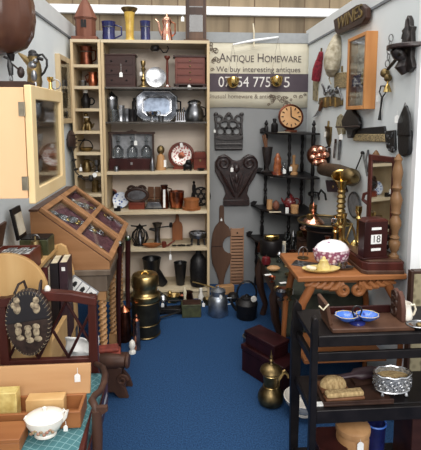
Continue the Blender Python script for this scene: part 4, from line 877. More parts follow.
for d_ in (-1, 1):
    obj('scroll', M().tube([(d_*abs(x), y, z) for x, y, z in scroll(13*s, 44*s, 8.4*s, 1.5*s, -60, 1.8, 26, -.026)], 1.15*s, 6), carved_r, t)
    obj('leaf', M().tube([(d_*2*s, -.026, 9*s), (d_*7*s, -.03, 18*s), (d_*12*s, -.03, 27*s), (d_*17*s, -.028, 36*s)], [1.2*s, 1.8*s, 1.8*s, 1*s], 6).tube([(d_*1*s, -.028, 14*s), (d_*4*s, -.03, 24*s), (d_*7*s, -.03, 33*s)], [1*s, 1.7*s, .8*s], 6), carved_r, t)
obj('rosette', M().ell((0, -.026, 38*s), (3*s, .012, 4*s)).ell((0, -.026, 28*s), (2.2*s, .01, 5*s)), carved_r, t)
obj('foot_rail', M().prism([(-13.4, 0), (13.4, 0), (13.4, 6), (-13.4, 6)], -.036, -.022, k=s), carved_r, t, .003)
price_tag(t, -5*s, -.036, 42*s, .02, .03)
t = panel('hanging_paddle', 'long brown wooden paddle with a crescent bite leaning on the back wall', 'paddle', 222, 290, 3.66)
pd = [(-2.6, 0), (2.2, 0), (2.6, 9), (4.6, 17), (9, 27), (10.2, 33), (10, 37), (6.4, 37.6), (3.2, 40), (1.4, 44), (1.2, 48), (3, 52.5), (6, 55), (9.6, 55.6), (9.8, 59), (7.6, 65), (3.4, 69), (2.4, 72), (2.4, 86), (1.6, 88), (-1.6, 88), (-2.4, 86), (-2.4, 71), (-6.6, 66), (-9.4, 59), (-10.6, 48), (-10.8, 38), (-9.6, 27), (-5.6, 17), (-3, 8)]
obj('blade', M().prism(pd, -.022, -.002, k=s), brown_d if 0 else wood('paddle wood', (104, 74, 56), (78, 54, 42), .5), t, .004); obj('crack_line', M().box(-10*s, 0, -.0232, -.0218, 45*s, 45.5*s), ebony, t); price_tag(t, -.5*s, -.03, 76*s, .01, .018)
t = panel('hanging_slatted_board', 'narrow ribbed pale wooden board standing against the back wall', 'board', 237.5, 292, 3.66)
slat = wood('slat wood', (176, 132, 100), (148, 106, 78), .55, along='x')
for x in (-7, 6): obj('side_strip', M().box(x*s, (x+1)*s, -.02, -.002, 0, 67*s), slat, t, .001)
obj('head_board', M().box(-6*s, 6*s, -.018, -.002, 58*s, 66*s), slat, t, .002); obj('back_board', M().box(-6*s, 6*s, -.006, -.002, 0, 58*s), brown_d, t); obj('hole', M().t((0, -.0185, 61.5*s), rx=90).lathe([(.1, 0), (.9, 0), (.9, .1), (.1, .1)], s, 10), ebony, t)
for i in range(17): obj('slat', M().box(-6*s, 6*s, -.02, -.006, (1.2+3.35*i)*s, (3.4+3.35*i)*s), slat, t, .002)
# ---------------------------------------------------------------- things on the floor before the bookcase
def F_(name, label, cat, px, Y, z=0, group=None, rz=0): return thing(name, label, cat, put(px, Y, z), rz, group)
BS = WZ[5]
s = S(3.5, .2)
t = F_('black_flask', 'tall black flask with narrow neck inside the bookcase bottom', 'flask', 198.5, 3.48, BS)
obj('body', M().lathe([(7, 0), (8, 1), (8.6, 16), (8.2, 26), (5, 31), (3, 33), (2.6, 39), (3.2, 40), (1.2, 42), (1, 48), (.2, 50)], s, 20), iron, t); obj('handle', M().tube([(2*s, 0, 38*s), (8*s, 0, 36*s), (9*s, 0, 26*s)], .9*s, 6), iron, t)
def bucket(px, h, r, label, tilt):
    t = F_('coal_hod', label, 'coal hod', px, 3.5, BS, 'black hods on the bookcase bottom')
    obj('bucket', M().t((0, 0, .6*s), ry=tilt).lathe([(r*.62, 0), (r*.66, 1), (r, h), (r*1.06, h+.6), (r*.9, h), (.1, 3)], s, 20), black, t)
    obj('handle', M().t((0, 0, .6*s), ry=tilt).tube(arc(0, h*s, r*s, 10, 170, 10, sz=.35), .5*s, 6), iron, t)
bucket(152, 27, 9, 'upright black hod behind the brass canister', 0); bucket(180.5, 22, 6.4, 'small upright black hod between flask and tilted hod', 0); bucket(164, 20, 7.5, 'black hod tipped over toward the others', -38)
t = F_('olive_tin', 'rectangular olive green tin box on the blue carpet', 'tin', 191.5, 3.12)
k = S(3.12, .1); obj('box_base', M().bx(19*k, 12*k, 11*k), green_t, t, .003); obj('lid', M().bx(20*k, 13*k, 2.4*k, (0, 0, 11*k)), green_t, t, .002); obj('lid_top', M().bx(18*k, 11*k, .8*k, (0, 0, 13.4*k)), brown_d, t, label='brown worn lid top')
price_tag(t, 12.0*k, -2*k, 15*k, .01, .024)
t = F_('milk_can', 'grey aluminium milk can with lid on the blue carpet', 'milk can', 218, 3.12)
k = S(3.12, .1); obj('body', M().lathe([(9.6, 0), (10, 1), (10, 16), (8.4, 19), (7, 20.5), (7, 23.4)], k, 24), alu, t); obj('lid', M().lathe([(7.6, 23.4), (7.6, 25.6), (3, 27.4), (1, 28), (1, 29.4), (.2, 30)], k, 22), alu, t)
obj('handle', M().tube([(9*k, 0, 17*k), (13*k, 0, 17*k), (13*k, 0, 11*k), (10*k, 0, 10*k)], .7*k, 6), alu, t); price_tag(t, 2*k, -7.6*k, 24*k, .004, .022)
t = F_('kettle', 'black cast iron kettle pot with hoop handle on the blue carpet', 'kettle', 246.5, 3.06)
k = S(3.06, .1); obj('body', M().lathe([(9.6, 0), (10.2, 1), (10.6, 11), (11.4, 14), (11.4, 15.4), (8, 19), (6, 20), (.2, 20.4)], k, 24), iron, t); obj('lid', M().lathe([(6, 20), (6, 21), (2, 22.4), (1.4, 24), (.2, 24.4)], k, 18), iron, t)
obj('hoop_handle', M().tube([(-9*k, 0, 17*k)]+[(x, 0, z) for x, y, z in arc(0, 24*k, 10*k, 175, 5, 12, sz=1.4)]+[(9*k, 0, 17*k)], 1*k, 8), iron, t)
obj('white_knob', M().t((6*k, -6.4*k, 22*k), rx=90).lathe([(.6, 0), (3, .4), (3, 1.4), (1, 1.8), (.9, .8), (.1, .8)], k, 16), china, t, label='white ring knob'); obj('spout', M().tube([(-10*k, 0, 8*k), (-14*k, 0, 13*k), (-16*k, 0, 18*k)], [2*k, 1.5*k, 1.1*k], 8), iron, t)
t = F_('wooden_block', 'tan wooden block lying behind the grey milk can', 'block', 225, 3.5); obj('body', M().t(rz=12).bx(20*k, 8*k, 10*k), light_w, t, .004)
t = F_('shovel', 'slim brass shovel lying across the bookcase bottom', 'shovel', 207, 3.36, .09); obj('shaft', M().tube([(-.11, .05, .05), (.09, -.03, .02)], .006, 8), brass, t); obj('rest', M().bx(.03, .03, .02, (-.10, .05, .024)).bx(.02, .03, .13, (.08, -.03, -.115)), iron, t)
t = F_('fire_tongs', 'long black fire tongs lying on the carpet left of the olive tin', 'tongs', 168, 3.08)
obj('arm', M().tube([(-.14, -.06, .012), (0, 0, .02), (.1, .05, .03)], .006, 6).tube([(-.14, -.04, .012), (0, .004, .02), (.1, .06, .03)], .006, 6), iron, t)
t = F_('flat_iron', 'black flat iron with tag beside the tipped hod on the carpet', 'flat iron', 175, 3.18)
k = S(3.18, .1); obj('sole', M().prism([(-14, -4), (6, -6), (12, 0), (6, 6), (-14, 4)], 0, 5*k, 'Z', k=k), iron, t, .003) ; obj('handle', M().tube([(-9*k, 0, 5*k), (-9*k, 0, 12*k), (6*k, 0, 12*k), (6*k, 0, 5*k)], 1.1*k, 8), iron, t); price_tag(t, -12*k, -4.4*k, 12*k, .0, .026)
for px, Y, mt, lb, pr in ((163, 3.34, silver, 'small silvery pot beside the black flat iron', [(5, 0), (6, 2), (5, 7), (3, 9), (.2, 11)]), (174, 3.36, brass, 'low brass bowl behind the black flat iron', [(3, 0), (6, 4), (7, 8), (6.4, 8), (.1, 3)]), (188, 3.34, copper_d, 'small dark copper pot by the black flask', [(5, 0), (6, 4), (4.6, 10), (5.2, 12), (.2, 12.6)])):
    solo('metal_pot', lb, 'pot', M().lathe(pr, S(Y), 16), mt, put(px, Y, .0))
p = put(185, 3.30, 0); price_q = M().lathe([(2.4, 0), (2.4, 4), (1.2, 8), (2, 14), (.4, 20)], S(3.3), 12); solo('pepper_mill', 'slim ivory pepper mill with dark waist near the olive tin', 'pepper mill', price_q, ivory, p)
# ---------------------------------------------------------------- black corner whatnot
t = thing('corner_whatnot', 'black corner whatnot with turned posts and tiered shelves', 'whatnot', (RW-.01, BW-.01, 0))
TIER = [(1.30, .385), (.968, .41), (.688, .455), (.43, .49)]
for z, r in TIER:
    P = [(0, 0), (-r, 0)]+[(-r+.03+ (r-.0)*(1-math.cos(math.radians(a_)))*.86, -.06-(r-.06)*math.sin(math.radians(a_))) for a_ in range(0, 91, 15)]+[(0, -r)]
    obj('shelf', M().prism(P, z-.014, z, 'Z'), ebony, t, .002)
    obj('gallery', M().prism([(-r, z), (-r+.03, z), (-r+.05, z+.03), (-r+.02, z+.035), (-r-.004, z+.02)], -.03, -.01), ebony, t)
def spindle(x, y, z0, z1):
    h = z1-z0
    pr = [(.010, 0), (.016, .02), (.016, .06*1), (.009, .09), (.014, h*.35), (.009, h*.42), (.017, h*.5), (.009, h*.58), (.014, h*.66), (.009, h-.07), (.016, h-.04), (.011, h)]
    pr = sorted(pr, key=lambda q: q[1])
    return M().lathe(pr, 1, 10, (x, y)).t((0, 0, 0)), z0
zz = [(1.30, None)]+[]
lv = [0]+[q[0] for q in reversed(TIER)]
rr = [q[1] for q in reversed(TIER)]
for i in range(4):
    z0, z1, r = lv[i], lv[i+1]-.014, rr[min(i+1, 3)]-.045
    for x, y in ((-r, -.04), (-.035, -.035), (-.19, -r*.66), (-.035, -r)):
        m, _ = spindle(x, y, z0, z1); m.v = [p+Vector((0, 0, z0)) for p in m.v]; obj('post', m, ebony, t)
for x, y in ((-.34, -.04), (-.035, -.34)): obj('finial', M().lathe([(.014, 1.30), (.016, 1.335), (.008, 1.35), (.017, 1.365), (.004, 1.395)], 1, 10, (x, y)), ebony, t)
def W_(name, label, cat, px, Y, i, group=None): return thing(name, label, cat, put(px, Y, TIER[i][0]), 0, group)
s = S(3.55)
t = W_('round_clock', 'round pale wooden clock with dark numerals on the whatnot top', 'clock', 290.5, 3.56, 0)
obj('stand', M().bx(12*s, 6*s, 2.2*s).box(-4*s, 4*s, 0, 3*s, 2*s, 8*s), copper_d, t, .002)
obj('case', M().t((0, 0, 15.5*s), rx=80).lathe([(.2, -2.4), (11, -2.4), (13, -1), (13, .6), (11.6, 1.4), (11, .8), (.1, .8)], s, 32), copper_d, t)
obj('dial', M().t((0, 0, 15.5*s), rx=80).lathe([(.2, .8), (11, .8), (.1, 1.2)], s, 32), clockface, t)
for i in range(12):
    a_ = math.radians(30*i); obj('hour_mark', M().t((0, 0, 15.5*s), rx=80).tube([(7.6*s*math.sin(a_), 7.6*s*math.cos(a_), 1.3*s), (10*s*math.sin(a_), 10*s*math.cos(a_), 1.3*s)], .55*s, 5), brown_d, t)
for a_, l in ((0, 8), (118, 8.4)): obj('hand', M().t((0, 0, 15.5*s), rx=80).tube([(0, 0, 1.5*s), (l*s*math.sin(math.radians(a_)), l*s*math.cos(math.radians(a_)), 1.6*s)], .6*s, 6), ebony, t)
solo('bottle', 'squat black bottle with stopper beside the round wooden clock', 'bottle', M().lathe([(3, 0), (3.6, 1), (3.6, 8), (1.6, 10), (1.6, 11.6), (2.2, 12), (2, 13.6), (.2, 14)], s, 12), ebony, put(274.5, 3.56, 1.30))
solo('bone_knife', 'small ivory handled knife lying on the whatnot top', 'knife', M().tube([(-.05, 0, .004), (0, 0, .005), (.05, .01, .004)], [.002, .004, .003], 6, flat=.7), ivory, put(284, 3.42, 1.30))
t = W_('stick_vase', 'tall dark tapering vase holding brown sticks on the whatnot', 'vase', 267, 3.62, 1)
obj('vase', M().lathe([(5, 0), (5.4, 1.4), (2, 3), (1.6, 6), (3.4, 10), (5, 20), (5.8, 27), (5, 27), (.1, 16)], s, 14), carved, t); price_tag(t, 4*s, -4*s, 1*s, .01, .03)
for x, z, a_ in ((-5, 39, 0), (-2.5, 40, 1), (-.5, 36, 2)): solo('stick', 'brown wooden stick standing in the tall dark vase', 'stick', M().tube([(0, 0, 17*s), (x*s, .01*a_, z*s)], [.7*s, .9*s], 6), brown, put(267, 3.62, .968), 'sticks in the dark vase')
t = W_('figurine', 'amber brown carved figure on the second whatnot shelf', 'figurine', 277.5, 3.5, 1); obj('body', M().lathe([(4.4, 0), (4, 2), (4.4, 8), (3.4, 13), (3.8, 16), (2.2, 19), (1.4, 21), (.2, 22)], s, 14), amber, t); obj('base', M().bx(11*s, 7*s, 3*s), chest_r, t, .002)
t = W_('bottle', 'small clear glass bottle with white tag on the second whatnot shelf', 'bottle', 283.5, 3.46, 1); obj('glass', M().lathe([(2.8, 0), (3, 6), (1.4, 9), (1.4, 12), (2, 13)], s, 14), crystal, t); price_tag(t, 0, -3*s, 7*s, .004, .03)
t = W_('pestle_and_mortar', 'pale turned wooden pestle and mortar on the second whatnot shelf', 'mortar', 293.5, 3.5, 1)
obj('mortar', M().lathe([(4.4, 0), (4.4, 1.6), (3.4, 2.6), (5, 8), (5.2, 10), (4.4, 10), (.1, 5)], s, 18), light_w, t); obj('pestle', M().lathe([(2, 6), (1.5, 10), (1.3, 16), (2, 18), (1.6, 19.6), (.2, 20)], s, 12), light_w, t, label='pale pestle'); price_tag(t, -4*s, -3.6*s, 9*s, .004, .03)
solo('beaker', 'tan wooden beaker on the third whatnot shelf', 'beaker', M().lathe([(3, 0), (3, 9.6), (2.5, 9.6), (2.4, 2), (.1, 2)], s, 16), light_w, put(269.5, 3.52, .688))
solo('wooden_bowl', 'round reddish wooden pot beside the tan beaker on the whatnot', 'pot', M().lathe([(2, 0), (3.4, 2), (3.6, 5), (2.4, 8), (1, 8.6), (.2, 9.6)], s, 16), terracotta, put(276, 3.5, .688))
solo('ruler', 'pale ivory strip lying at the front of the third whatnot shelf', 'strip', M().bx(.09, .02, .006), ivory, put(275, 3.33, .70), bevel=.001)
redp = patch('red and cream glaze', (116, 34, 36), (206, 180, 170), 60, lo=.12, hi=.22)
t = W_('teapot', 'red teapot with cream flowers on the third whatnot shelf', 'teapot', 290, 3.5, 2)
obj('body', M().lathe([(3.6, 0), (6, 4), (6.2, 8), (4, 12), (3, 13)], s, 18), redp, t); obj('lid', M().lathe([(3.4, 13), (2, 15), (.8, 16), (.2, 17)], s, 14), redp, t); obj('spout', M().tube([(-5*s, 0, 6*s), (-8*s, 0, 9*s), (-9*s, 0, 12*s)], [1.5*s, 1*s, .8*s], 8), redp, t); obj('handle', M().ring((6.4*s, 0, 7.6*s), 3.4*s, .7*s), redp, t)
solo('round_box', 'round tan lidded box at the front of the third whatnot shelf', 'box', M().lathe([(3.8, 0), (3.8, 5.4), (4.1, 5.6), (4.1, 7.8), (3.6, 8.2), (.2, 8.3)], s, 18), light_w, put(294.5, 3.36, .688)); solo('card', 'small white folded card beside the round tan box', 'card', M().prism([(-.012, 0), (.012, 0), (.012, .045), (-.012, .045)], -.002, .002), paper, put(287, 3.35, .688))

# small oddments crowded on the carpet before the bookcase
for px, py, pr, mt, lb, nm in (
    (158, 300, [(4, 0), (6, 3), (5, 8), (2, 10), (.2, 12)], pewter, 'round pewter pot on the carpet between canister and flat iron', 'pot'),
    (170, 302, [(3, 0), (3.4, 1), (1, 3), (1, 8), (2.6, 10), (.2, 12)], brass, 'little brass tap shaped stand left of the olive tin', 'stand'),
    (182, 298, [(4, 0), (5, 4), (3, 6), (3.4, 9), (.2, 9.6)], copper_d, 'small dark copper pot directly behind the olive tin', 'pot'),
    (201, 300, [(2.6, 0), (3, 4), (1.4, 8), (1.8, 12), (.2, 13)], china, 'small white china bottle right behind the olive tin', 'bottle'),
    (161, 312, [(5, 0), (8, 1.4), (8.4, 3), (7.6, 3), (.1, 1)], iron, 'shallow black iron dish on the carpet before the flat iron', 'dish'),
    (207, 304, [(4, 0), (4.4, 6), (3.8, 6), (.1, 1)], brass_d, 'short old brass cup beside the grey milk can', 'cup'),
    (233, 300, [(5, 0), (6, 4), (4, 7), (.2, 8)], iron, 'low round black pot between milk can and black kettle', 'pot'),
    (154, 291, [(4, 0), (5, 10), (4, 14), (4.6, 16), (.2, 16.4)], iron, 'black lidded jar close behind the brass canister', 'jar')):
    d = ray(px, py); q_ = -EYE/d.z
    solo(nm, lb, nm, M().lathe(pr, S(d.y*q_, .05), 16), mt, (d.x*q_, d.y*q_, 0))
# ---------------------------------------------------------------- long low bench with green cloth along the right wall
BZ = .44
t = thing('low_bench', 'long dark low bench with bowed legs along the right wall', 'bench', (.81, 2.73, 0))
obj('bench_top', M().box(-.24, .25, -.36, .40, BZ-.03, BZ), brown_d, t, .003)
for y in (-.13, .37):
    for x in (-.21, .22): obj('leg', M().tube([(x, y, BZ-.03), (x-.03, y-.01, .34), (x-.02, y-.01, .2), (x+.02, y, .08), (x+.0, y, 0)], [.035, .032, .026, .02, .024], 8), brown_d, t)
obj('apron', M().box(-.235, -.215, -.33, .37, BZ-.11, BZ-.03), brown_d, t, .002)
t = thing('green_cloth', 'dark green cloth spread over the long low bench', 'cloth', (.81, 2.73, BZ))
def gdrape(u, v):
    x = -.25+.49*u; y = -.375+.765*v; z = .004+.003*math.sin(17*u+5*v)+.002*math.sin(29*v)
    return (x, y, z)
obj('cloth', M().sheet(26, 34, gdrape), green_c, t, solid=.003)
obj('front_drop', M().sheet(20, 8, lambda u, v: (-.25+.49*u, -.372-.012*v-.008*v*math.sin(15*u), .004-.23*v)), green_c, t, solid=.003)
OZ = .69
gz = BZ+.012
def B_(name, label, cat, px, py, group=None):     # something on the green cloth, placed where its base shows
    d = ray(px, py); k = (gz-EYE)/d.z; return thing(name, label, cat, (d.x*k, d.y*k, gz), 0, group), S(d.y*k, gz)
t, k = B_('apple', 'shiny dark red apple shaped pot on the green cloth', 'pot', 266, 265)
obj('body', M().lathe([(2, 0), (4.4, 1.4), (5, 4.4), (4, 8), (1.6, 9), (.2, 8.4)], k, 18), redglass, t); obj('stalk', M().tube([(0, 0, 8.4*k), (.6*k, 0, 11*k)], .4*k, 5), brown_d, t)
t, k = B_('shell_dish', 'tan shell shaped wooden dish on the green cloth by the red pot', 'dish', 273.5, 271)
obj('bowl', M().lathe([(3, 0), (6.6, 2), (7, 3.4), (5, 5), (.2, 6)], k, 18, sy=.7), light_w, t); obj('rib', M().tube([(-6*k, 0, 3.6*k), (0, -1*k, 6*k), (6*k, 0, 3.6*k)], .5*k, 6), light_w, t)
for px, py, lb in ((268, 275, 'white paper slip lying at the edge of the green cloth'), (283, 283, 'white paper slip in the middle of the green cloth')):
    t, k = B_('paper_slip', lb, 'paper', px, py, 'paper slips on the green cloth'); obj('slip', M().t(rz=12).bx(7*k, 4*k, .4*k), paper, t)
t, k = B_('wooden_drum', 'black round box with a yellow brass dish on it, under the whatnot', 'box', 271, 254)
obj('drum', M().lathe([(11, 0), (11.4, 1), (11.4, 14), (10.6, 15.4), (.1, 15.6)], k, 24), ebony, t)
q = t.location.copy()
solo('brass_dish', 'oblong yellow brass dish lying on the black round box', 'dish', M().lathe([(5, 0), (7.4, 1.6), (7.8, 4), (6, 5), (.2, 5.4)], k, 20, sy=.5), gold, q+Vector((0, -.02, 15.6*k)))
t, k = B_('candle_bottle', 'small reddish bottle in front of the black round box', 'bottle', 259, 252); obj('body', M().lathe([(1.8, 0), (2, 5), (1, 8), (1, 10), (.2, 10.4)], k, 12), copper_d, t)
t, k = B_('book_box', 'small cream printed card box standing on the green cloth', 'box', 283, 254); obj('body', M().t(rz=-15).bx(5.4*k, 4*k, 13*k), cream, t, .001); obj('label', M().t(rz=-15).box(-1.6*k, 1.6*k, -2.2*k, -2*k, 3*k, 10*k), skirt_g, t)
t, k = B_('silver_bottle', 'silver topped glass bottle on the green cloth behind the oak table', 'bottle', 293, 251); obj('body', M().lathe([(3.4, 0), (3.6, 8), (1.8, 11), (1.6, 15)], k, 14), crystal, t); obj('stopper', M().lathe([(2, 15), (1.6, 17), (.8, 20), (.2, 22)], k, 12), silver, t)
t, k = B_('glass_jar', 'clear squat glass jar on the green cloth', 'jar', 279.5, 262); obj('jar', M().lathe([(3.4, 0), (3.8, 4), (3, 7), (3.4, 8), (2.8, 8), (.1, 1)], k, 16), crystal, t); obj('lid', M().lathe([(3.2, 8), (2, 10), (.2, 11)], k, 14), silver, t)
t, k = B_('brass_cup', 'small old brass cup beside the clear glass jar', 'cup', 286, 266); obj('bowl', M().lathe([(2.6, 0), (1.4, 2), (3.6, 5), (4, 8), (3.4, 8), (.1, 4)], k, 14), brass_d, t); obj('handle', M().ring((3.6*k, 0, 5.4*k), 1.8*k, .5*k), brass_d, t)
t, k = B_('copper_dish', 'oval copper dish with white tag near the oak table leg', 'dish', 284, 292); obj('bowl', M().lathe([(4, 0), (8, 2), (9, 4), (8.2, 4), (.1, 1)], k, 20, sy=.6), copper_d, t); price_tag(t, 6*k, -5*k, 6*k, .0, .04)
t, k = B_('brass_trinket_box', 'little brass trinket box on the green cloth before the copper dish', 'box', 278, 290); obj('box_base', M().bx(8*k, 5*k, 3*k), brass_d, t, .002); obj('lid', M().lathe([(3.6, 3), (2.6, 4.4), (.2, 5)], k, 14, sy=.6), brass, t)
t, k = B_('brass_pin_tray', 'small pale brass pin tray near the white slips', 'tray', 290, 276); obj('tray', M().lathe([(3, 0), (5.4, 1.4), (5.6, 2), (.1, .7)], k, 18), brass, t)
t, k = B_('copper_stack', 'stack of copper and wood boxes behind the silver topped bottle', 'boxes', 307, 252)
obj('box_base', M().bx(18*k, 12*k, 12*k), walnut, t, .003); obj('lid', M().bx(19*k, 13*k, 2.4*k, (0, 0, 12*k)), brown_d, t, .002); obj('band', M().bx(14*k, 13.4*k, 3.6*k, (0, 0, 4*k)), copper, t, .001)
q = t.location + Vector((0, 0, 14.5*k))
t = thing('copper_tureen', 'wide copper tureen with knobbed lid beside the round tray', 'tureen', (q.x+.03, q.y-.01, q.z), 0)
obj('bowl', M().lathe([(6, 0), (9, 3), (11, 8), (11.6, 10)], k, 24), copper_d, t); obj('lid', M().lathe([(12.4, 10), (12.4, 11), (9, 14), (4, 16.6), (2.2, 17.6), (2.8, 20), (1.4, 21.6), (.2, 22)], k, 24), copper_b, t)
t, k = B_('black_pedestal', 'black cylindrical pedestal carrying the round brass rimmed tray', 'pedestal', 331, 277)
Zt = .775
t.location = (.905, 2.72, gz)
obj('drum', M().lathe([(.105, 0), (.11, .01), (.1, .03), (.1, .26), (.11, .28), (.11, Zt-gz-.012)], 1, 24), ebony, t); obj('ring', M().ring((0, 0, .27), .111, .005, 'Z'), brown_d, t)
t = thing('round_tray', 'round glass tray with brass gallery rim on the black pedestal', 'tray', (.905, 2.72, Zt-.012))
obj('disc', M().lathe([(.1, 0), (.158, 0), (.160, .006), (.1, .006)], 1, 36), pewter, t); obj('rim', M().ring((0, 0, .012), .158, .006, 'Z', n=36), brass_d, t)
t = thing('tall_brass_candlestick', 'tall brass candlestick with wide flared cup on the round tray', 'candlestick', put(340.5, 2.63, Zt-.006))
k = S(2.63, .9)
obj('foot', M().lathe([(9.6, 0), (9.8, 1.4), (6, 3), (3.6, 5)], k, 20), gold, t)
obj('stem', M().lathe([(3.6, 5), (3, 8), (5, 10), (3, 12), (5, 14.4), (3.2, 17), (5, 19), (3.2, 22), (5, 24), (3.2, 27), (4.8, 29), (3.2, 32), (4.4, 35), (3, 38)], k, 16), brass, t)
obj('flared_cup', M().t((0, 0, 37*k), rx=32, rz=-25).lathe([(2.4, 0), (4, 2), (5.6, 7), (7.4, 13), (9.6, 17), (10, 18), (8.4, 17.6), (6, 12), (4, 7), (.1, 4)], k, 24), gold, t)
t = thing('copper_cover', 'copper domed dish cover with spire knob on the round tray', 'dish cover', (.825, 2.68, Zt-.006)); k = S(2.68, .8)
obj('dome', M().lathe([(11, 0), (11.4, 1), (9, 4), (5, 7), (3, 9), (.2, 9.6)], k, 22), copper_b, t); obj('knob', M().lathe([(2, 9), (1.4, 11), (2.6, 13), (1.2, 15), (1.8, 18), (.8, 20), (.2, 22)], k, 12), copper, t)
t = thing('brass_scissor_stand', 'crossed brass stand on a wooden foot behind the calendar box', 'stand', (.90, 2.27, OZ), 0)
k = S(2.27, .8)
obj('foot', M().prism([(-12, 0), (10, 0), (6, 4), (-6, 6)], -.04, .04, k=k), light_w, t, .003)
obj('frame', M().tube([(-5*k, 0, 4*k), (6*k, 0, 16*k), (4*k, 0, 26*k), (0, 0, 34*k)], 1.2*k, 8).tube([(5*k, 0, 4*k), (-4*k, 0, 16*k), (-1*k, 0, 26*k), (2*k, 0, 34*k)], 1.2*k, 8), brass, t); obj('bell_cup', M().t((4*k, -.01, 10*k)).lathe([(6, -4), (5, 0), (3, 5), (.6, 7)], k, 16), gold, t)
for i, (dx, dy, h, lb) in enumerate(((.02, .10, .2, 'slender brass candlestick behind the calendar box, nearest the tall flared one'), (-.0, .18, .26, 'slender brass candlestick behind the calendar box, nearest the mirror'))):
    solo('candlestick', lb, 'candlestick', M().lathe([(.034, 0), (.034, .008), (.012, .02), (.009, .05), (.016, .065), (.009, .08), (.009, h*.7), (.016, h*.75), (.010, h*.8), (.017, h*.9), (.017, h)], 1, 16), gold, (.955, 2.30, OZ) if i else (.855, 2.29, OZ), 'slender brass candlesticks')
# ---------------------------------------------------------------- golden oak carved table and the things on it

t = thing('carved_oak_table', 'golden oak table with carved scroll apron and bowed legs', 'table', (.8025, 2.155, 0))
obj('tabletop', M().box(-.26, .26, -.185, .19, OZ-.026, OZ), oak, t, .005)
obj('frieze', M().box(-.215, .215, -.155, -.135, OZ-.045, OZ-.026), oak, t, .003)
q = M(); zc = OZ-.05
for d_ in (-1, 1):
    q.tube([(x, y, z) for x, y, z in scroll(d_*.034, zc-.026, .030, .006, 90, -1.6*d_, 24, -.160)], [.016-.009*i/24 for i in range(25)], 8)
    for x0, x1, dz, r in ((.05, .095, 0, .018), (.085, .130, .005, .016), (.120, .162, .010, .014), (.152, .190, .014, .012), (.182, .215, .018, .009)):
        q.tube([(d_*x0, -.158, zc+.012), (d_*(x0+x1)/2, -.160, zc-.016+dz), (d_*x1, -.158, zc-.018+dz), (d_*(x1+.006), -.157, zc+.002)], [r*.8, r, r*.9, r*.4], 8)
obj('scroll_apron', q, oak, t)
for x in (-1, 1):
    obj('leg', M().tube([(x*.172, -.145, OZ-.03), (x*.192, -.15, .615), (x*.226, -.155, .555), (x*.25, -.158, .48), (x*.26, -.158, .40), (x*.262, -.158, .30), (x*.256, -.158, .2), (x*.25, -.158, .1), (x*.252, -.158, .03), (x*.26, -.158, 0)], [.02, .021, .021, .02, .018, .016, .014, .013, .015, .018], 10), oak_z, t)
    obj('leg', M().tube([(x*.18, .165, OZ-.03), (x*.2, .17, .55), (x*.225, .175, .42), (x*.232, .178, .25), (x*.23, .178, .1), (x*.235, .178, 0)], [.02, .019, .016, .014, .012, .014], 10), oak_z, t)
obj('side_frieze', M().box(-.195, -.178, -.135, .145, OZ-.06, OZ-.026), oak, t, .003); obj('side_frieze', M().box(.178, .195, -.135, .145, OZ-.06, OZ-.026), oak, t, .003)
obj('lower_shelf', M().box(-.205, .205, -.135, .145, .235, .255), oak, t, .003)
def O_(name, label, cat, px, Y): return thing(name, label, cat, put(px, Y, OZ))
k = S(2.15, OZ)
t = O_('cheese_dish', 'pink and white china dish with domed sprigged lid on the oak table', 'dish', 331, 2.12)
obj('bowl', M().lathe([(9, 0), (10, 1), (11, 2), (17, 7), (18.4, 13), (18.8, 17), (17, 17), (.1, 5)], k, 30, sy=.64), pinkdish, t); obj('lid', M().lathe([(17.6, 16.6), (16.8, 19), (14, 22.4), (9.6, 25.2), (4, 26.6), (.2, 27)], k, 30, sy=.62), pinklid, t)
obj('rim', M().tube([(18.2*k*math.cos(2*PI*i/30), 18.2*.62*k*math.sin(2*PI*i/30), 16.4*k) for i in range(30)], .7*k, 6, True), redp if 'redp' in globals() else redglass, t)
t = O_('yellow_dish', 'flat yellow dish with moulded yellow lump at the oak table edge', 'dish', 321, 2.04); k2 = S(2.04, OZ)*1.06
obj('plate', M().lathe([(10, 0), (17, 2), (18.6, 3.6), (17.4, 3.6), (10, 1.6), (.1, 1.6)], k2, 28, sy=.5), yellow_d, t); obj('lump', M().lathe([(7.4, 1.6), (7, 5), (4.6, 8), (4, 11), (2.2, 12), (1.6, 14), (.2, 15)], k2, 14, (.012, 0), .7), yellow_d, t); obj('sprays', M().ell((-9*k2, -.01, 4*k2), (4*k2, 2.6*k2, 2*k2)).ell((-12*k2, 0, 4.4*k2), (3*k2, 2.4*k2, 2*k2)), cream, t, label='cream moulded flowers')
t = O_('silver_saucer', 'small silver saucer dish beside the yellow dish', 'saucer', 344.5, 2.06); obj('saucer', M().lathe([(5, 0), (9, 1.6), (9.6, 2.6), (8.6, 2.2), (.1, .8)], k2, 24, sy=.55), pewter, t); q = t.location.copy()
solo('glass_salt', 'little cut glass salt pot standing on the silver saucer', 'salt pot', M().lathe([(4, 0), (5, 3), (5, 8), (4.2, 8), (4, 3), (.1, 2)], k2, 12), crystal, q+Vector((-.012, 0, .8*k2)))
t = O_('wire_rack', 'small silver wire rack with looped handle on the oak table', 'rack', 303, 2.24); obj('tray', M().lathe([(5, 0), (6, 1), (.1, .8)], k, 18), brass_d, t); obj('loop', M().tube(arc(0, 6*k, 5*k, -20, 200, 12, sz=1.3), .6*k, 6).tube([(0, 0, .8*k), (0, 0, 12*k)], .6*k, 6), silver, t)
t = O_('grey_tray', 'dull grey rectangular tray lying at the back edge of the oak table', 'tray', 306, 2.14); obj('tray', M().t(rz=-30).bx(.12, .07, .006).bx(.13, .08, .003), pewter, t, .001)
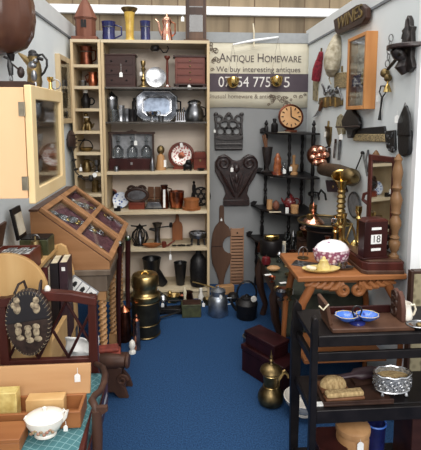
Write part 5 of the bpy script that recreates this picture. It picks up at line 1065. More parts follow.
# dressing mirror
t = thing('dressing_mirror', 'mahogany dressing table mirror with turned posts on the oak table', 'mirror', (.992, 2.10, OZ))
obj('base_box', M().prism([(-.115, -.115), (.052, -.125), (.065, -.105), (.065, .185), (-.115, .185), (-.135, .165), (-.135, -.095)], .0, .055, 'Z'), mahog, t, .004)
obj('base_moulding', M().prism([(-.12, -.12), (.056, -.13), (.068, -.11), (.068, .19), (-.12, .19), (-.14, .17), (-.14, -.10)], .0, .018, 'Z'), walnut, t, .003)
obj('base_top', M().prism([(-.105, -.105), (.046, -.115), (.056, -.10), (.056, .175), (-.105, .175), (-.125, .155), (-.125, -.085)], .055, .062, 'Z'), walnut, t, .002)
POST = [(4.6, 0), (4.8, 2), (3, 4), (2.6, 6), (4.6, 10), (5.6, 15), (5, 18), (3.4, 20), (4.8, 22), (3, 25), (3.6, 30), (5.6, 36), (5.4, 40), (3, 46), (4.6, 49), (4, 51), (5, 58), (5.8, 63), (4.6, 67), (3, 72), (5, 76), (3.6, 79), (4.2, 86), (5, 92), (4, 98), (3, 103), (4, 106), (2, 110), (.3, 112)]
pw = wood('turned walnut', (136, 98, 62), (92, 62, 38), .38)
for x, y in ((.045, -.075), (.045, .165)): obj('post', M().lathe([(r*1.12, z) for r, z in POST], .00445, 18, (x-.012, y+.01, .062)), pw, t)
mt_ = dict(loc=(.034, -.05, 0), rz=11)
obj('mirror_frame', M().t(**mt_).box(-.011, .011, -.008, .022, .13, .54).box(-.011, .011, .180, .21, .13, .54).box(-.011, .011, .022, .180, .13, .158).box(-.011, .011, .022, .180, .512, .54), mahog, t, .003)
obj('glass', M().t(**mt_).box(-.006, .002, .022, .180, .158, .512), mirror_m, t); obj('ear', M().t(**mt_).tube([(-.004, .206, .34), (-.016, .226, .33), (-.018, .232, .30), (-.003, .207, .28)], .009, 6), mahog, t)
t = O_('perpetual_calendar', 'dark mahogany calendar box showing the number 18', 'calendar', 373, 2.045)
kk = S(2.05, .8)*1.08
t.location = put(372, 2.045, OZ+.062)
t.rotation_euler.z = math.radians(8)
obj('case', M().bx(24*kk, 11*kk, 34*kk, (0, 0, 1.6*kk)), mahog_d, t, .003); obj('base', M().bx(27*kk, 13*kk, 1.8*kk), mahog_d, t, .002); obj('top', M().prism([(-13, 35.4), (13, 35.4), (9, 38.4), (-9, 38.4)], -.03, .03, k=kk), mahog, t, .003)
for z, w2, h in ((28, 10, 2.4), (8, 10, 2.4)): obj('slot_card', M().box(-w2/2*kk, w2/2*kk, -5.9*kk, -5.4*kk, z*kk, (z+h)*kk), paper, t)
cd = obj('date_card', M().box(-5.4*kk, 5.4*kk, -5.9*kk, -5.4*kk, 14.6*kk, 23.4*kk), paper, t)
w_ = words('date_number', '18', 9.6*kk, ink, cd, sx=.95); w_.location = (0, -5.95*kk, 19*kk)
for z in (9, 19, 29): obj('knob', M().lathe([(1, 0), (1, 2), (2.4, 2.6), (2.4, 4), (.2, 4.4)], kk, 12, (0, 0), axis='Z').t() if 0 else M().t((12*kk, 0, z*kk), ry=90).lathe([(1, 0), (1, 2), (2.4, 2.6), (2.4, 4), (.2, 4.4)], kk, 12), ebony, t)
# ---------------------------------------------------------------- floor right: boxes, coffee pot, bowl
p = Vector((.488, 2.30, 0))
trunk_w = wood('near black red wood', (54, 20, 23), (32, 11, 13), .35)
t = thing('blanket_chest', 'dark red wooden chest standing on the carpet beside the brass coffee pot', 'chest', p, -55.3)
obj('body', M().bx(.306, .13, .125), trunk_w, t, .003); obj('lid', M().bx(.316, .14, .03, (0, 0, .126)), trunk_w, t, .004)
t = thing('wooden_chest', 'smaller dark wooden box stacked on the dark red chest', 'box', p+Vector((-.015, .025, .156)), -55.3)
obj('body', M().bx(.22, .11, .06), trunk_w, t, .003); obj('lid', M().bx(.23, .12, .02, (0, 0, .061)), trunk_w, t, .003)
q = put(249.5, 2.65, 0)
t = thing('silver_beaker', 'short steel rimmed glass beaker on the carpet behind the dark red chest', 'beaker', q); k = S(2.65, .1)
obj('body', M().lathe([(6, 0), (6.6, 1), (6.8, 11), (6, 11), (.1, 2)], k, 20), pewter, t); obj('rim', M().ring((0, 0, 11*k), 6.8*k, .8*k, 'Z'), silver, t)
q = put(270.5, 2.085, 0); k = S(2.085, .13)
t = thing('brass_coffee_pot', 'brass long beaked coffee pot with spire lid on the blue carpet', 'coffee pot', q)
obj('body', M().lathe([(9.6, 0), (11.6, 1.4), (13, 5), (13, 9), (10.6, 14), (7.6, 17.6), (7, 20), (7.6, 26), (8.4, 33)], k, 28), brass_d, t)
obj('collar', M().ring((0, 0, 19*k), 7.4*k, .8*k, 'Z'), brass, t); obj('collar', M().ring((0, 0, 32*k), 8.6*k, .8*k, 'Z'), brass, t)
obj('lid', M().lathe([(9.6, 33), (11.4, 35), (10.4, 37.6), (6, 40.4), (2.2, 42), (1.4, 44), (2.4, 46), (1.2, 48), (1.8, 50), (.9, 52), (.2, 57)], k, 24), brass_d, t)
obj('spout', M().tube([(6*k, 0, 24*k), (10*k, 0, 31*k), (14*k, 0, 33.6*k), (17*k, 0, 30*k), (18*k, 0, 26*k)], [3*k, 3*k, 2.2*k, 1.4*k, .8*k], 8), brass, t)
obj('handle', M().tube([(7*k, .02, 27*k), (8.6*k, .01, 24*k), (8.4*k, 0, 18*k), (7*k, 0, 14*k)], 1*k, 8), brass_d, t)
q = put(303, 2.0, 0); k = S(2.0, .05)
t = thing('china_bowl', 'white scalloped china bowl on the carpet by the black trolley', 'bowl', q)
obj('bowl', M().lathe([(9, 0), (9, 1.6), (8, 2), (14, 7), (19, 15), (20, 18), (19, 18), (12, 8), (.1, 4)], k, 30), china, t); obj('sprig', M().ell((-14.6*k, -9*k, 15*k), (1.6*k, 1.2*k, 1.4*k), 8, 5).ell((-16.2*k, -7*k, 15*k), (1.2*k, 1*k, 1.2*k), 8, 5), redglass, t, label='dull red painted sprig'); 

# more brass and oddments behind the oak table
def cup_prof(r, h): return [(r*.6, 0), (r*.7, h*.06), (r*.3, h*.15), (r*.3, h*.35), (r*.9, h*.55), (r, h), (r*.85, h), (r*.6, h*.55), (.001, h*.45)]
for x, y, r, h, mt, lb, nm in (
    (.80, 2.66, .022, .06, brass, 'little brass goblet at the front of the round tray beside the copper dish cover', 'goblet'),
    (.975, 2.66, .03, .05, gold, 'low polished brass bowl on the round tray near the wall', 'bowl'),
    (.93, 2.60, .018, .045, silver, 'tiny silver cup at the front edge of the round tray', 'cup'),
    (.86, 2.80, .026, .09, brass_d, 'dull brass beaker at the back of the round tray', 'beaker')):
    solo(nm, lb, nm, M().lathe(cup_prof(r, h), 1, 18), mt, (x, y, Zt-.006))
for px, py, r, h, mt, lb, nm in (
    (299, 262, .03, .07, walnut, 'small walnut turned pot on the green cloth nearest the oak table corner', 'pot'),
    (281, 300, .028, .05, pewter, 'little pewter cup at the near end of the green cloth', 'cup'),
    (289, 300, .02, .06, brass_d, 'narrow old brass vase at the near end of the green cloth', 'vase'),
    (272, 282, .022, .035, copper, 'tiny copper bowl halfway along the green cloth edge', 'bowl'),
    (292, 262, .024, .08, copper_d, 'dark copper goblet behind the clear glass jar', 'goblet'),
    (276, 247, .02, .06, pewter, 'slim pewter goblet at the far end of the green cloth', 'goblet'),
    (300, 246, .03, .11, brass_d, 'tall dull brass goblet at the far end of the green cloth', 'goblet'),
    (287, 244, .022, .09, crystal, 'clear glass goblet at the far end of the green cloth', 'goblet')):
    d = ray(px, py); kk_ = (gz-EYE)/d.z
    solo(nm, lb, nm, M().lathe(cup_prof(r, h), 1, 16), mt, (d.x*kk_, d.y*kk_, gz))
for x, y, h, mt, lb in ((.88, 2.31, .22, brass, 'brass candlestick standing closest behind the pink cheese dish'), (.79, 2.30, .10, copper_d, 'short copper candlestick at the back of the oak table'), (.835, 2.315, .15, gold, 'middling polished candlestick at the back of the oak table')):
    solo('candlestick', lb, 'candlestick', M().lathe([(.03, 0), (.03, .006), (.014, .014), (.008, .03), (.015, h*.3), (.008, h*.4), (.008, h*.7), (.014, h*.8), (.01, h*.86), (.017, h), (.012, h)], 1, 16), mt, (x, y, OZ))
# ---------------------------------------------------------------- things hung on the right wall
def WT(name, label, cat, px, py, off=0.0, group=None):
    p = wallR(px, py, off); return thing(name, label, cat, p, 0, group), S(p.y), p
def rel(p, pts, off=0.0):                           # points measured on the wall, relative to p, as (y, z)
    return [((wallR(*q, off)-p).y, (wallR(*q, off)-p).z) for q in pts]
def rel3(p, pts, out):
    return [tuple(wallR(x, y, o)-p) for (x, y), o in zip(pts, out if isinstance(out, list) else [out]*len(pts))]
# glazed pine wall case
t = thing('wall_display_case', 'orange pine glazed wall case with blue and yellow glass on the right wall', 'display case', (RW, 2.545, 1.67))
D_, L_, HH = .064, .135, .207
for y in (-L_, L_-.02): obj('side_panel', M().box(-D_, 0, y, y+.02, -HH, HH), pine, t, .002)
obj('top_panel', M().box(-D_, 0, -L_+.02, L_-.02, HH-.02, HH), pine, t, .002); obj('bottom_panel', M().box(-D_-.004, 0, -L_+.02, L_-.02, -HH, -HH+.02), pine, t, .002)
obj('back_panel', M().box(-.008, 0, -L_+.02, L_-.02, -HH+.02, HH-.02), white_p, t); obj('pane', M().box(-D_+.006, -D_+.009, -L_+.02, L_-.02, -HH+.02, HH-.02), clear, t)
for z in (-.07, .06): obj('shelf', M().box(-D_+.012, -.008, -L_+.02, L_-.02, z-.004, z), clear, t)
bg = mat('blue glass', (34, 50, 110), .12); yg = mat('yellow glass', (206, 180, 60), .15)
for y, z, mt, h, lb in ((-.05, -.07, yg, .09, 'yellow glass vase in the orange pine wall case'), (.02, -.07, bg, .08, 'dark blue glass vase nearest the yellow vase in the pine wall case'), (.08, -.07, bg, .06, 'short blue glass pot at the far end of the pine wall case'), (-.02, .06, china, .035, 'small white cup on the upper shelf of the pine wall case'), (.06, .06, crystal, .05, 'clear little glass on the upper shelf of the pine wall case'), (.03, -HH+.02, crystal, .07, 'clear glass bottle on the floor of the pine wall case')):
    solo('vase', lb, 'vase', M().lathe([(.016, 0), (.018, h*.1), (.02, h*.5), (.010, h*.75), (.013, h), (.010, h), (.001, h*.6)], 1, 14), mt, (RW-.032, 2.545+y, 1.67+z))
t = thing('hanging_name_board', 'dark carved wooden board with gilt letters at the top of the right wall', 'sign', wallR(355, 19, .011))
p = Vector(t.location)
pts = rel(p, [(338.3, 20), (340, 32), (343, 35), (368, 24), (371.5, 18), (371.5, 8), (366.5, 4), (362, 5)], .011)
obj('board', M().prism(pts, -.035, .0, 'X'), brown_d, t, .006)
gilt = mat('worn gilt', (126, 104, 52), .5, c2=(96, 76, 36), scale=30)
w_ = words('lettering', 'WINES', .105, gilt, t, ext=.002, sx=1.25); w_.rotation_euler = (0, 0, -PI/2); w_.location = (-.037, .0, .004)
# textiles and small metal hung near the corner
t, k, p = WT('hanging_tassel', 'crimson silk tassel hanging on the right wall by the banner', 'tassel', 318, 56)
obj('cord_knot', M().tube(rel3(p, [(321, 52), (320, 58), (319, 62)], .02), [2*k, 3*k, 3.4*k], 10), red, t); obj('skirt', M().tube(rel3(p, [(319, 61), (317.5, 70), (316, 80)], .025), [3.4*k, 5*k, 4.6*k], 12), red, t); obj('ring', M().tube(rel3(p, [(321.5, 48), (321, 53)], .008), .8*k, 6), brass_d, t)
t, k, p = WT('hanging_cloth_bag', 'crumpled cream and grey cloth bag hung high on the right wall', 'bag', 333, 55)
bagm = M().tube(rel3(p, [(337.5, 34), (337, 38), (335, 46), (333, 56), (332, 66), (331.5, 73), (331, 75)], [.015, .02, .035, .045, .045, .03, .02]), [.012, .030, .045, .058, .055, .036, .01], 14)
obj('bag', bagm, canvas, t); obj('drawstring', M().tube(rel3(p, [(331, 73), (329, 79), (331, 84)], .02), .7*k, 6), canvas, t)
t, k, p = WT('hanging_bronze_plaque', 'small square old brass plaque beside the orange pine wall case', 'plaque', 340, 81)
obj('plate', M().prism(rel(p, [(334, 73), (334, 88), (347, 88), (347, 72)], -(-.012)), -.012, 0, 'X'), tapestry, t, .003); obj('loop', M().tube(rel3(p, [(342, 72), (342, 66)], .006), 1*k, 6), brass_d, t)
t, k, p = WT('hanging_metal_buckle', 'pierced dark metal buckle ornament under the cloth bag', 'ornament', 331, 91)
m = M()
for a_, b_ in ((325, 92), (329, 89), (333, 93), (337, 90), (331, 95)):
    c = rel3(p, [(a_, b_)], .014)[0]; m.ring(c, .021, .006, 'X', k=5)
m.tube(rel3(p, [(322, 84), (325, 92), (331, 93), (339, 90), (342, 100)], .014), .007, 5)
obj('tracery', m, pewter, t)
t, k, p = WT('hanging_brass_belt', 'curved brass fan shaped plate below the dark metal buckle', 'plate', 330, 101)
obj('plate', M().prism(rel(p, [(319, 98), (330, 96), (341, 98), (341, 105), (336, 107), (330, 106), (324, 108), (318, 104)], -(-.016)), -.016, 0, 'X'), brass_d, t, .003); obj('rib', M().tube(rel3(p, [(325, 97.5), (325, 107)], .018), .6*k, 6).tube(rel3(p, [(330, 97), (330, 106)], .018), .6*k, 6).tube(rel3(p, [(335, 97.5), (335, 107)], .018), .6*k, 6), brass, t)
t, k, p = WT('hanging_strap', 'flat tan strap hanging at the corner behind the crimson tassel', 'strap', 314.5, 85)
obj('strap', M().prism(rel(p, [(313, 70), (312.6, 100), (317, 101), (318, 72)], -(-.008)), -.008, 0, 'X'), olive_br, t)
t, k, p = WT('hanging_curved_knife', 'curved knife with brown grip and silver blade on the right wall', 'knife', 318, 108)
obj('grip', M().tube(rel3(p, [(322.5, 101), (321, 106), (319.5, 110)], .014), [1.6*k, 2*k, 1.6*k], 8), brown, t); obj('blade', M().tube(rel3(p, [(319.5, 110), (316.5, 115), (312.5, 117.5)], .014), [1.7*k, 1.6*k, .3*k], 8, flat=.5), silver, t)
t, k, p = WT('hanging_dagger_sheath', 'tapering olive dagger sheath with white tag on the right wall', 'sheath', 327.5, 135)
obj('sheath', M().prism(rel(p, [(324.5, 126), (330.5, 127), (329.8, 141), (328, 147), (326, 141)], -(-.014)), -.014, 0, 'X'), brass_d, t, .003); obj('hilt', M().tube(rel3(p, [(328, 127), (328.6, 121)], .01), 1*k, 6), brass, t); price_tag(t, -.016, -.006, .045, .02, .034)
t, k, p = WT('hanging_olive_pouch', 'olive flat cloth pouch partly behind the black hand bellows', 'pouch', 338.5, 125)
obj('pouch', M().prism(rel(p, [(335.5, 125), (337, 117), (340, 114), (344, 118), (344, 134), (338, 135)], -(-.012)), -.012, 0, 'X'), olive_br, t, .003)
t, k, p = WT('hanging_hand_bellows', 'black teardrop shaped hand bellows hanging under the pine wall case', 'bellows', 350, 125)
obj('board', M().prism(rel(p, [(348, 107), (351, 107), (353, 112), (357, 117), (359, 123), (358, 128), (353, 131), (351, 138), (347, 138), (346, 131), (342, 127), (341, 121), (344, 114)], -(-.034)), -.034, -.010, 'X'), leather, t, .006)
obj('strap', M().tube(rel3(p, [(336, 127), (345, 127), (359, 126)], .055), .9*k, 6), lbrown, t); obj('hanger', M().box(-.014, 0, -.01, .01, -.02, .02), iron, t); price_tag(t, -.056, .0, -.025, .03, .04)
t, k, p = WT('hanging_beaded_purse', 'gold beaded band purse with black top hanging on the right wall', 'purse', 368, 136)
obj('band', M().prism(rel(p, [(353, 134), (384, 134), (384, 142), (353, 141)], -(-.016)), -.016, 0, 'X'), tapestry, t, .004); obj('top', M().prism(rel(p, [(353, 129), (384, 126), (385, 134), (353, 134)], -(-.012)), -.012, 0, 'X'), leather, t, .004)
t, k, p = WT('hanging_lace_purse', 'black beaded lace purse between the gold band and the leather pouch', 'purse', 388, 141)
m = M().prism(rel(p, [(384, 131), (394, 130), (394.5, 150), (391, 153), (386, 148)], -(-.014)), -.014, 0, 'X'); obj('bag', m, leather, t, .004)
m = M()
for i in range(14): m.ell(rel3(p, [(385+9*random.random(), 132+19*random.random())], .015)[0], (.005, .007, .007), 7, 4)
obj('bead_trim', m, pewter, t)
t, k, p = WT('hanging_leather_pouch', 'big black leather flap pouch hanging at the end of the right wall', 'pouch', 402, 132)
obj('body', M().prism(rel(p, [(397, 130), (409, 130), (409, 149), (407, 155), (402, 157), (398.5, 155), (397, 149)], .022), -.022, 0, 'X'), leather, t, .008); obj('flap', M().prism(rel(p, [(396.5, 136), (409.3, 136), (409.3, 122), (408.4, 113), (405.5, 105), (403, 107), (400, 114), (397, 122)], .03), -.03, -.018, 'X'), leather, t, .005)
obj('hanging_loop', M().tube(rel3(p, [(404, 108), (405, 103), (406, 108)], .012), .8*k, 6), steel, t); price_tag(t, -.034, -.012, .10, .02, .034)
t, k, p = WT('hanging_chain', 'steel chain with old brass blocks and bell hanging beside the bracket shelf', 'chain', 387, 60)
for i in range(5): obj('link', M().ring(rel3(p, [(391-.9*i, 38+6.4*i)], .012)[0], 2.2*k, .55*k, 'X' if i % 2 else 'Y', sz=1.6, n=14), steel, t)
obj('block', M().ell(rel3(p, [(385, 73)], .025)[0], (.024, .024, .024), 10, 7).ell(rel3(p, [(388, 78)], .022)[0], (.020, .02, .02), 10, 7), brass_d, t)
c = rel3(p, [(387.5, 86)], .025)[0]; obj('bell', M().lathe([(.021, -.03), (.018, -.02), (.012, .0), (.004, .012), (.006, .03)], 1, 14, (c[0], c[1])), gold, t); LAST[0].location = (0, 0, c[2])
obj('rod', M().tube(rel3(p, [(388, 69), (394, 62), (401, 52)], [.03, .05, .07]), .008, 8), iron, t)
t, k, p = WT('hanging_key_hook', 'long iron key hook with round bottom hanging below the brass bell', 'hook', 380.5, 100)
obj('shank', M().tube(rel3(p, [(382, 98), (380.5, 110), (379.5, 120)], .012), [1.1*k, .9*k, 1.8*k], 8), iron, t); obj('ring', M().tube(rel3(p, [(382, 98), (379.5, 92), (381, 86), (384.5, 86), (386, 92)], .012), .8*k, 6, True), iron, t); price_tag(t, -.014, 0, .03, .004, .03)
t = thing('hanging_bracket_shelf', 'dark carved bracket shelf near the end of the right wall', 'bracket', (RW, 2.06, 1.742))
obj('shelf', M().prism([(-.105*math.sin(math.radians(a_)), -.1*math.cos(math.radians(a_))) for a_ in range(0, 181, 12)], -.012, .008, 'Z'), carved_r, t, .004)
obj('backplate', M().prism([(-.07, -.1), (-.045, -.05), (-.05, 0), (-.04, .06), (-.05, .08), (-.025, .09), (-.02, .115), (0, .14), (.02, .12), (.025, .09), (.05, .08), (.04, .06), (.05, 0), (.045, -.05), (.02, -.11), (-.03, -.12)], -.022, 0, 'X'), carved, t, .003)
obj('corbel', M().tube([(-.02, 0, -.12), (-.04, 0, -.09), (-.03, 0, -.06), (-.055, 0, -.035), (-.075, 0, -.012)], [.018, .03, .024, .03, .024], 10), carved, t); obj('scroll', M().tube([(-.02, y, z) for x, y, z in [(0, a_, b_) for a_, q_, b_ in scroll(-.0, .04, .035, .01, 0, 1.5, 16)]], .010, 6).tube([(-.026, -.01, 0), (-.03, -.02, .05), (-.024, 0, .12)], [.012, .016, .006], 6), carved, t)
# tools lower down
for (pts, lb, nm, mt, r) in (([(335.5, 143), (334, 158)], 'short dark blade hanging behind the brown mesh cylinder', 'hanging_knife', steel, 1.5), ([(340, 141), (338.6, 160)], 'longer dark blade hanging behind the brown mesh cylinder', 'hanging_knife', pewter, 1.7), ([(329, 152), (328, 164)], 'stubby dark tool hanging beside the two blades', 'hanging_tool', iron, 1.8)):
    t, k, p = WT(nm, lb, 'tool', *pts[0]); obj('blade', M().tube(rel3(p, pts, .014), [r*k, r*k*.8], 8), mt, t); obj('grip', M().tube(rel3(p, [(pts[0][0]+.2, pts[0][1]-4), pts[0]], .014), r*k*.8, 8), brown_d, t)
t, k, p = WT('hanging_dividers', 'iron dividers with spread legs hanging left of the dressing mirror', 'dividers', 362.5, 153)
obj('leg', M().tube(rel3(p, [(362.5, 153), (359, 162), (354, 174)], .014), .8*k, 6), iron, t); obj('leg', M().tube(rel3(p, [(362.5, 153), (365, 164), (367, 176)], .014), 1*k, 6), steel, t); obj('hinge', M().ell(rel3(p, [(362.5, 153)], .014)[0], (.012, .012, .012), 10, 6), iron, t)
t, k, p = WT('hanging_calipers', 'steel calipers hanging between the dividers and the dressing mirror', 'calipers', 368, 152)
obj('leg', M().tube(rel3(p, [(368, 150), (366, 160), (367, 172)], .014), 1*k, 6), steel, t); obj('leg', M().tube(rel3(p, [(368, 150), (369.6, 160), (367.6, 172)], .02), 1*k, 6), pewter, t)
t, k, p = WT('hanging_mesh_cylinder', 'long brown brass cylinder hanging level behind the tall candlestick', 'cylinder', 339, 173)
mesh_b = metal('brown brass mesh', (122, 102, 82), (74, 58, 46), .55, 120, .5)
obj('tube', M().tube(rel3(p, [(322, 169), (323, 169), (338, 171.5), (350, 176)], .055), [.03, .046, .047, .047], 16), mesh_b, t)
e = rel3(p, [(349.6, 176), (352, 177.5), (355, 179)], .055); obj('end_cap', M().tube(e, [.05, .053, .025], 18), brass_d, t); obj('hanger', M().tube(rel3(p, [(340, 165), (340, 170)], 0)+[], .008, 6).tube([rel3(p, [(340, 165)], 0)[0], rel3(p, [(340, 168)], .05)[0]], .006, 6), iron, t)
t = thing('hanging_jelly_mould', 'bright copper lobed jelly mould hanging in the corner', 'mould', wallR(314.5, 155, .1))
t.location.x = RW; p = Vector(t.location); k = S(p.y)
m = M().ell((-.085, -.02, 0), (.078, .06, .075), 16, 10); obj('bowl', m, copper_d, t)
m = M()
for a_, b_ in ((-4.5, 5), (2, 6.5), (-6, -1.5), (0, 0), (6, 1), (-3, -7), (3.5, -6)): m.ell((-.085+a_*k*1.0, -.07, b_*k), (.030, .022, .024), 10, 7)
obj('lobe', m, copper_b, t); obj('hanger', M().tube([(-.06, 0, .04), (0, 0, .06)], .006, 6), iron, t)
t, k, p = WT('hanging_ladle', 'long thin black handled ladle hanging in the room corner', 'ladle', 311, 165)
obj('handle', M().tube(rel3(p, [(313, 127), (312, 150), (311, 192)], .012), [.9*k, .7*k, .7*k], 6), iron, t); obj('socket', M().tube(rel3(p, [(313.4, 134), (313, 146)], .02), 1.9*k, 8), ebony, t); obj('bowl', M().ell(rel3(p, [(311, 194)], .03)[0], (.026, .03, .02), 10, 6), iron, t)
t, k, p = WT('hanging_red_case', 'dark wine red leather case hanging behind the tall candlestick', 'case', 332, 186)
obj('case', M().prism(rel(p, [(325, 180), (338, 183), (341, 192), (327, 192)], -(-.05)), -.05, 0, 'X'), bookplum, t, .004); obj('clasp', M().ell(rel3(p, [(333, 187)], .052)[0], (.006, .012, .012), 8, 5), brass, t)
t, k, p = WT('hanging_stirrup', 'black iron stirrup shapes hanging low in the corner by the copper dish cover', 'stirrups', 316, 197)
obj('loop', M().tube(rel3(p, [(311, 198), (314, 192), (318, 193), (319, 200)], .03), 1*k, 6), iron, t); obj('loop', M().tube(rel3(p, [(318, 196), (321, 190), (325, 194), (326, 200)], .03), 1*k, 6), iron, t); obj('peg', M().tube([(-.032, 0, .02), (0, 0, .02)], .005, 6), steel, t)
t, k, p = WT('hanging_hand_mirror', 'oval pale hand mirror leaning on the right wall behind the candlesticks', 'hand mirror', 356, 205)
obj('glass', M().ell((-.012, 0, 0), (.006, .09, .075), 18, 8), skirt_g, t); obj('rim', M().ring((-.012, 0, 0), .075, .007, 'X', sx=1.2), pewter, t)
# ---------------------------------------------------------------- black trolley at the front
t = thing('black_trolley', 'black painted two tier wooden trolley at the right front', 'trolley', (.745, 1.565, 0))
xl, xr, yf, yr = -.283, .26, -.115, .10
for x in (xl, xr):
    obj('front_post', M().prism([(-.013, 0), (.013, 0), (.011, .725), (.004, .742), (-.008, .738), (-.011, .72)], yf-.013, yf+.013), ebony, t, .003); LAST[0].location = (x, 0, 0)
    obj('rear_post', M().prism([(-.022, .0), (.010, .0), (.014, .50), (.022, .61), (.012, .69), (-.008, .715), (-.020, .69), (-.026, .57)], yr-.012, yr+.012), ebony, t, .003); LAST[0].location = (x, 0, 0)
    obj('end_rail', M().box(x-.008, x+.008, yf+.013, yr-.012, .56, .59), ebony, t, .002); obj('end_rail', M().box(x-.008, x+.008, yf+.013, yr-.012, .37, .398), ebony, t, .002)
obj('top_shelf', M().box(xl-.01, xr+.01, yf, yr, .652, .672), ebony, t, .003); obj('front_rail', M().box(xl+.011, xr-.011, yf-.012, yf, .583, .615), ebony, t, .002); obj('top_edge', M().box(xl+.011, xr-.011, yf-.014, yf+.002, .636, .676), ebony, t, .003)
obj('rear_rail', M().box(xl+.01, xr-.01, yr-.01, yr, .60, .635), ebony, t, .002)
obj('middle_shelf', M().box(xl-.005, xr+.005, yf+.01, yr-.01, .387, .403), ebony, t, .003); obj('middle_edge', M().box(xl+.011, xr-.011, yf-.012, yf+.01, .352, .402), ebony, t, .003)
obj('bottom_shelf', M().box(xl-.005, xr+.005, yf+.01, yr-.01, .08, .096), ebony, t, .003); obj('bottom_edge', M().box(xl+.011, xr-.011, yf-.012, yf+.01, .06, .10), ebony, t, .003)
TT, TM, TB = .676, .403, .096
t = thing('book_trough', 'dark brown wooden book slide with carved end on the trolley top', 'book slide', (.698, 1.55, TT-.004))
obj('base_board', M().box(-.17, .128, -.09, .035, 0, .016), walnut, t, .003)
obj('carved_end', M().prism([(-.055, .016), (.03, .016), (.034, .07), (.028, .105), (.016, .118), (-.004, .112), (-.02, .12), (-.04, .105), (-.055, .06)], .095, .112, 'X'), wood('carved brown end', (92, 58, 46), (58, 36, 30), .5), t, .003)
m = M()
for z in (.04, .07, .095): m.ring((.093, .0, z), .018, .005, 'X', k=5)
obj('carving', m, brown_d, t)
obj('folding_end', M().t((-.165, 0, .016), ry=-12).box(-.006, .008, -.06, .04, 0, .08), walnut, t, .003); obj('rear_board', M().box(-.155, .095, .027, .035, .016, .045), mahog_d, t, .002)
obj('strap', M().tube([(-.175, -.06, .095), (-.195, -.062, .075), (-.21, -.062, .09)], .003, 5), ivory, t)
t = thing('twin_dish', 'bright blue twin lobed china dish with hoop handle on the book slide', 'dish', (put(356, 1.51, TT).x, 1.505, TT+.012))
m = M()
for d_ in (-1, 1):
    P = []
    prof = [(.2, 0), (3, .2), (7, 2.6), (10, 6), (9.4, 6), (6.5, 3.4), (.1, 1.4)]
    n = 30; vs, fs = [], []
    for r, z in prof:
        for i in range(n):
            a_ = 2*PI*i/n; q = r*(1+.06*math.cos(8*a_)*(r > 5)); vs.append((d_*.038+q*math.cos(a_)*.0042, q*math.sin(a_)*.0036, z*.0042+.006))
    for j in range(len(prof)-1):
        for i in range(n): a_, b_ = j*n+i, j*n+(i+1) % n; fs.append((a_, b_, b_+n, a_+n))
    fs.append(tuple(range(n-1, -1, -1))); fs.append(tuple(range((len(prof)-1)*n, len(prof)*n)))
    obj('lobe', M().add(vs, fs), bluedish, t)
    obj('gilt_edge', M().tube([(d_*.038+9.3*(1+.06*math.cos(8*2*PI*i/n))*math.cos(2*PI*i/n)*.0042, 9.3*math.sin(2*PI*i/n)*.0036, .0310) for i in range(n)], .0013, 5, True), yellow_d, t)
obj('foot', M().lathe([(.03, 0), (.03, .004), (.022, .009)], 1, 20), cobalt, t); obj('hoop_handle', M().tube([(-.008, 0, .016)]+[(x, 0, z) for x, y, z in arc(0, .045, .017, 205, -25, 14)]+[(.008, 0, .016)], .0032, 6), black, t, label='dark hoop handle'); obj('boss', M().ell((0, -.006, .022), (.012, .01, .012)), cobalt, t)
pos = Vector((.838, 1.585, TT-.004)); k = S(1.535, .7)*.92
t = thing('milk_jug', 'cream china jug with small sprigs beside the carved end of the book slide', 'jug', (put(404, 1.535, TT).x, 1.535, TT-.004))
obj('body', M().lathe([(7, 0), (7.4, 1), (8.8, 6), (8.6, 11), (7, 16), (6.6, 20), (7.2, 22), (6.4, 22), (6, 17), (.1, 6)], k, 24), floral, t); obj('handle', M().tube([(6*k, 0, 19*k), (11*k, 0, 19.6*k), (13*k, 0, 14*k), (11*k, 0, 8*k), (8*k, 0, 6*k)], 1.2*k, 8), cream, t); obj('lip', M().ell((-6.6*k, 0, 21*k), (2*k, 2.4*k, 1*k)), cream, t)
t = thing('saucer', 'small silver dish at the trolley top edge below the cream jug', 'dish', (put(419.5, 1.475, TT).x, 1.475, TT-.004)); k = S(1.5, .7)
obj('bowl', M().lathe([(6, 0), (11, 2.4), (14, 5), (13, 5), (.1, 1.6)], k, 24, sy=.6), silver, t); obj('rim', M().tube([(13.6*k*math.cos(2*PI*i/24), .6*13.6*k*math.sin(2*PI*i/24), 5*k) for i in range(24)], .8*k, 6, True), pewter, t); obj('foot_lump', M().ell((0, 0, 4*k), (4*k, 3*k, 3*k)), brass_d, t)
# middle shelf
def brush(px, Y, z, w, dd, h, label, rz, dome):
    q = put(px, Y, z); t = thing('brush', label, 'brush', q, rz, 'brushes on the trolley')
    obj('back', M().bx(w, dd, .012), brown, t, .004)
    if dome: obj('bristles', M().t((0, 0, .012)).lathe([(w*.48, 0), (w*.46, h*.4), (w*.36, h*.8), (w*.2, h), (.001, h)], 1, 22, sy=dd/w*.9), straw, t)
    else: obj('bristles', M().box(-w*.48, w*.48, -dd*.45, dd*.45, .012, .012+h), straw, t, .006)
    return t
t = thing('wooden_tray', 'dark shallow tray holding two straw brushes on the middle trolley shelf', 'tray', (.64, 1.54, TM))
obj('base', M().box(-.135, .12, -.085, .085, 0, .008), brown_d, t, .002)
for y in (-.085, .079): obj('rim', M().box(-.135, .12, y, y+.006, .008, .018), brown_d, t, .001)
brush(333, 1.55, TM+.008, .105, .07, .034, 'domed pale straw brush behind the long straw brush on the trolley', 0, True); brush(344, 1.488, TM+.008, .145, .036, .018, 'long flat pale straw brush at the front of the dark tray', 3, False)
t = thing('paper_card', 'white card edge lying under the dark tray on the trolley', 'card', put(321, 1.47, TM)); obj('card', M().bx(.035, .018, .006), paper, t)
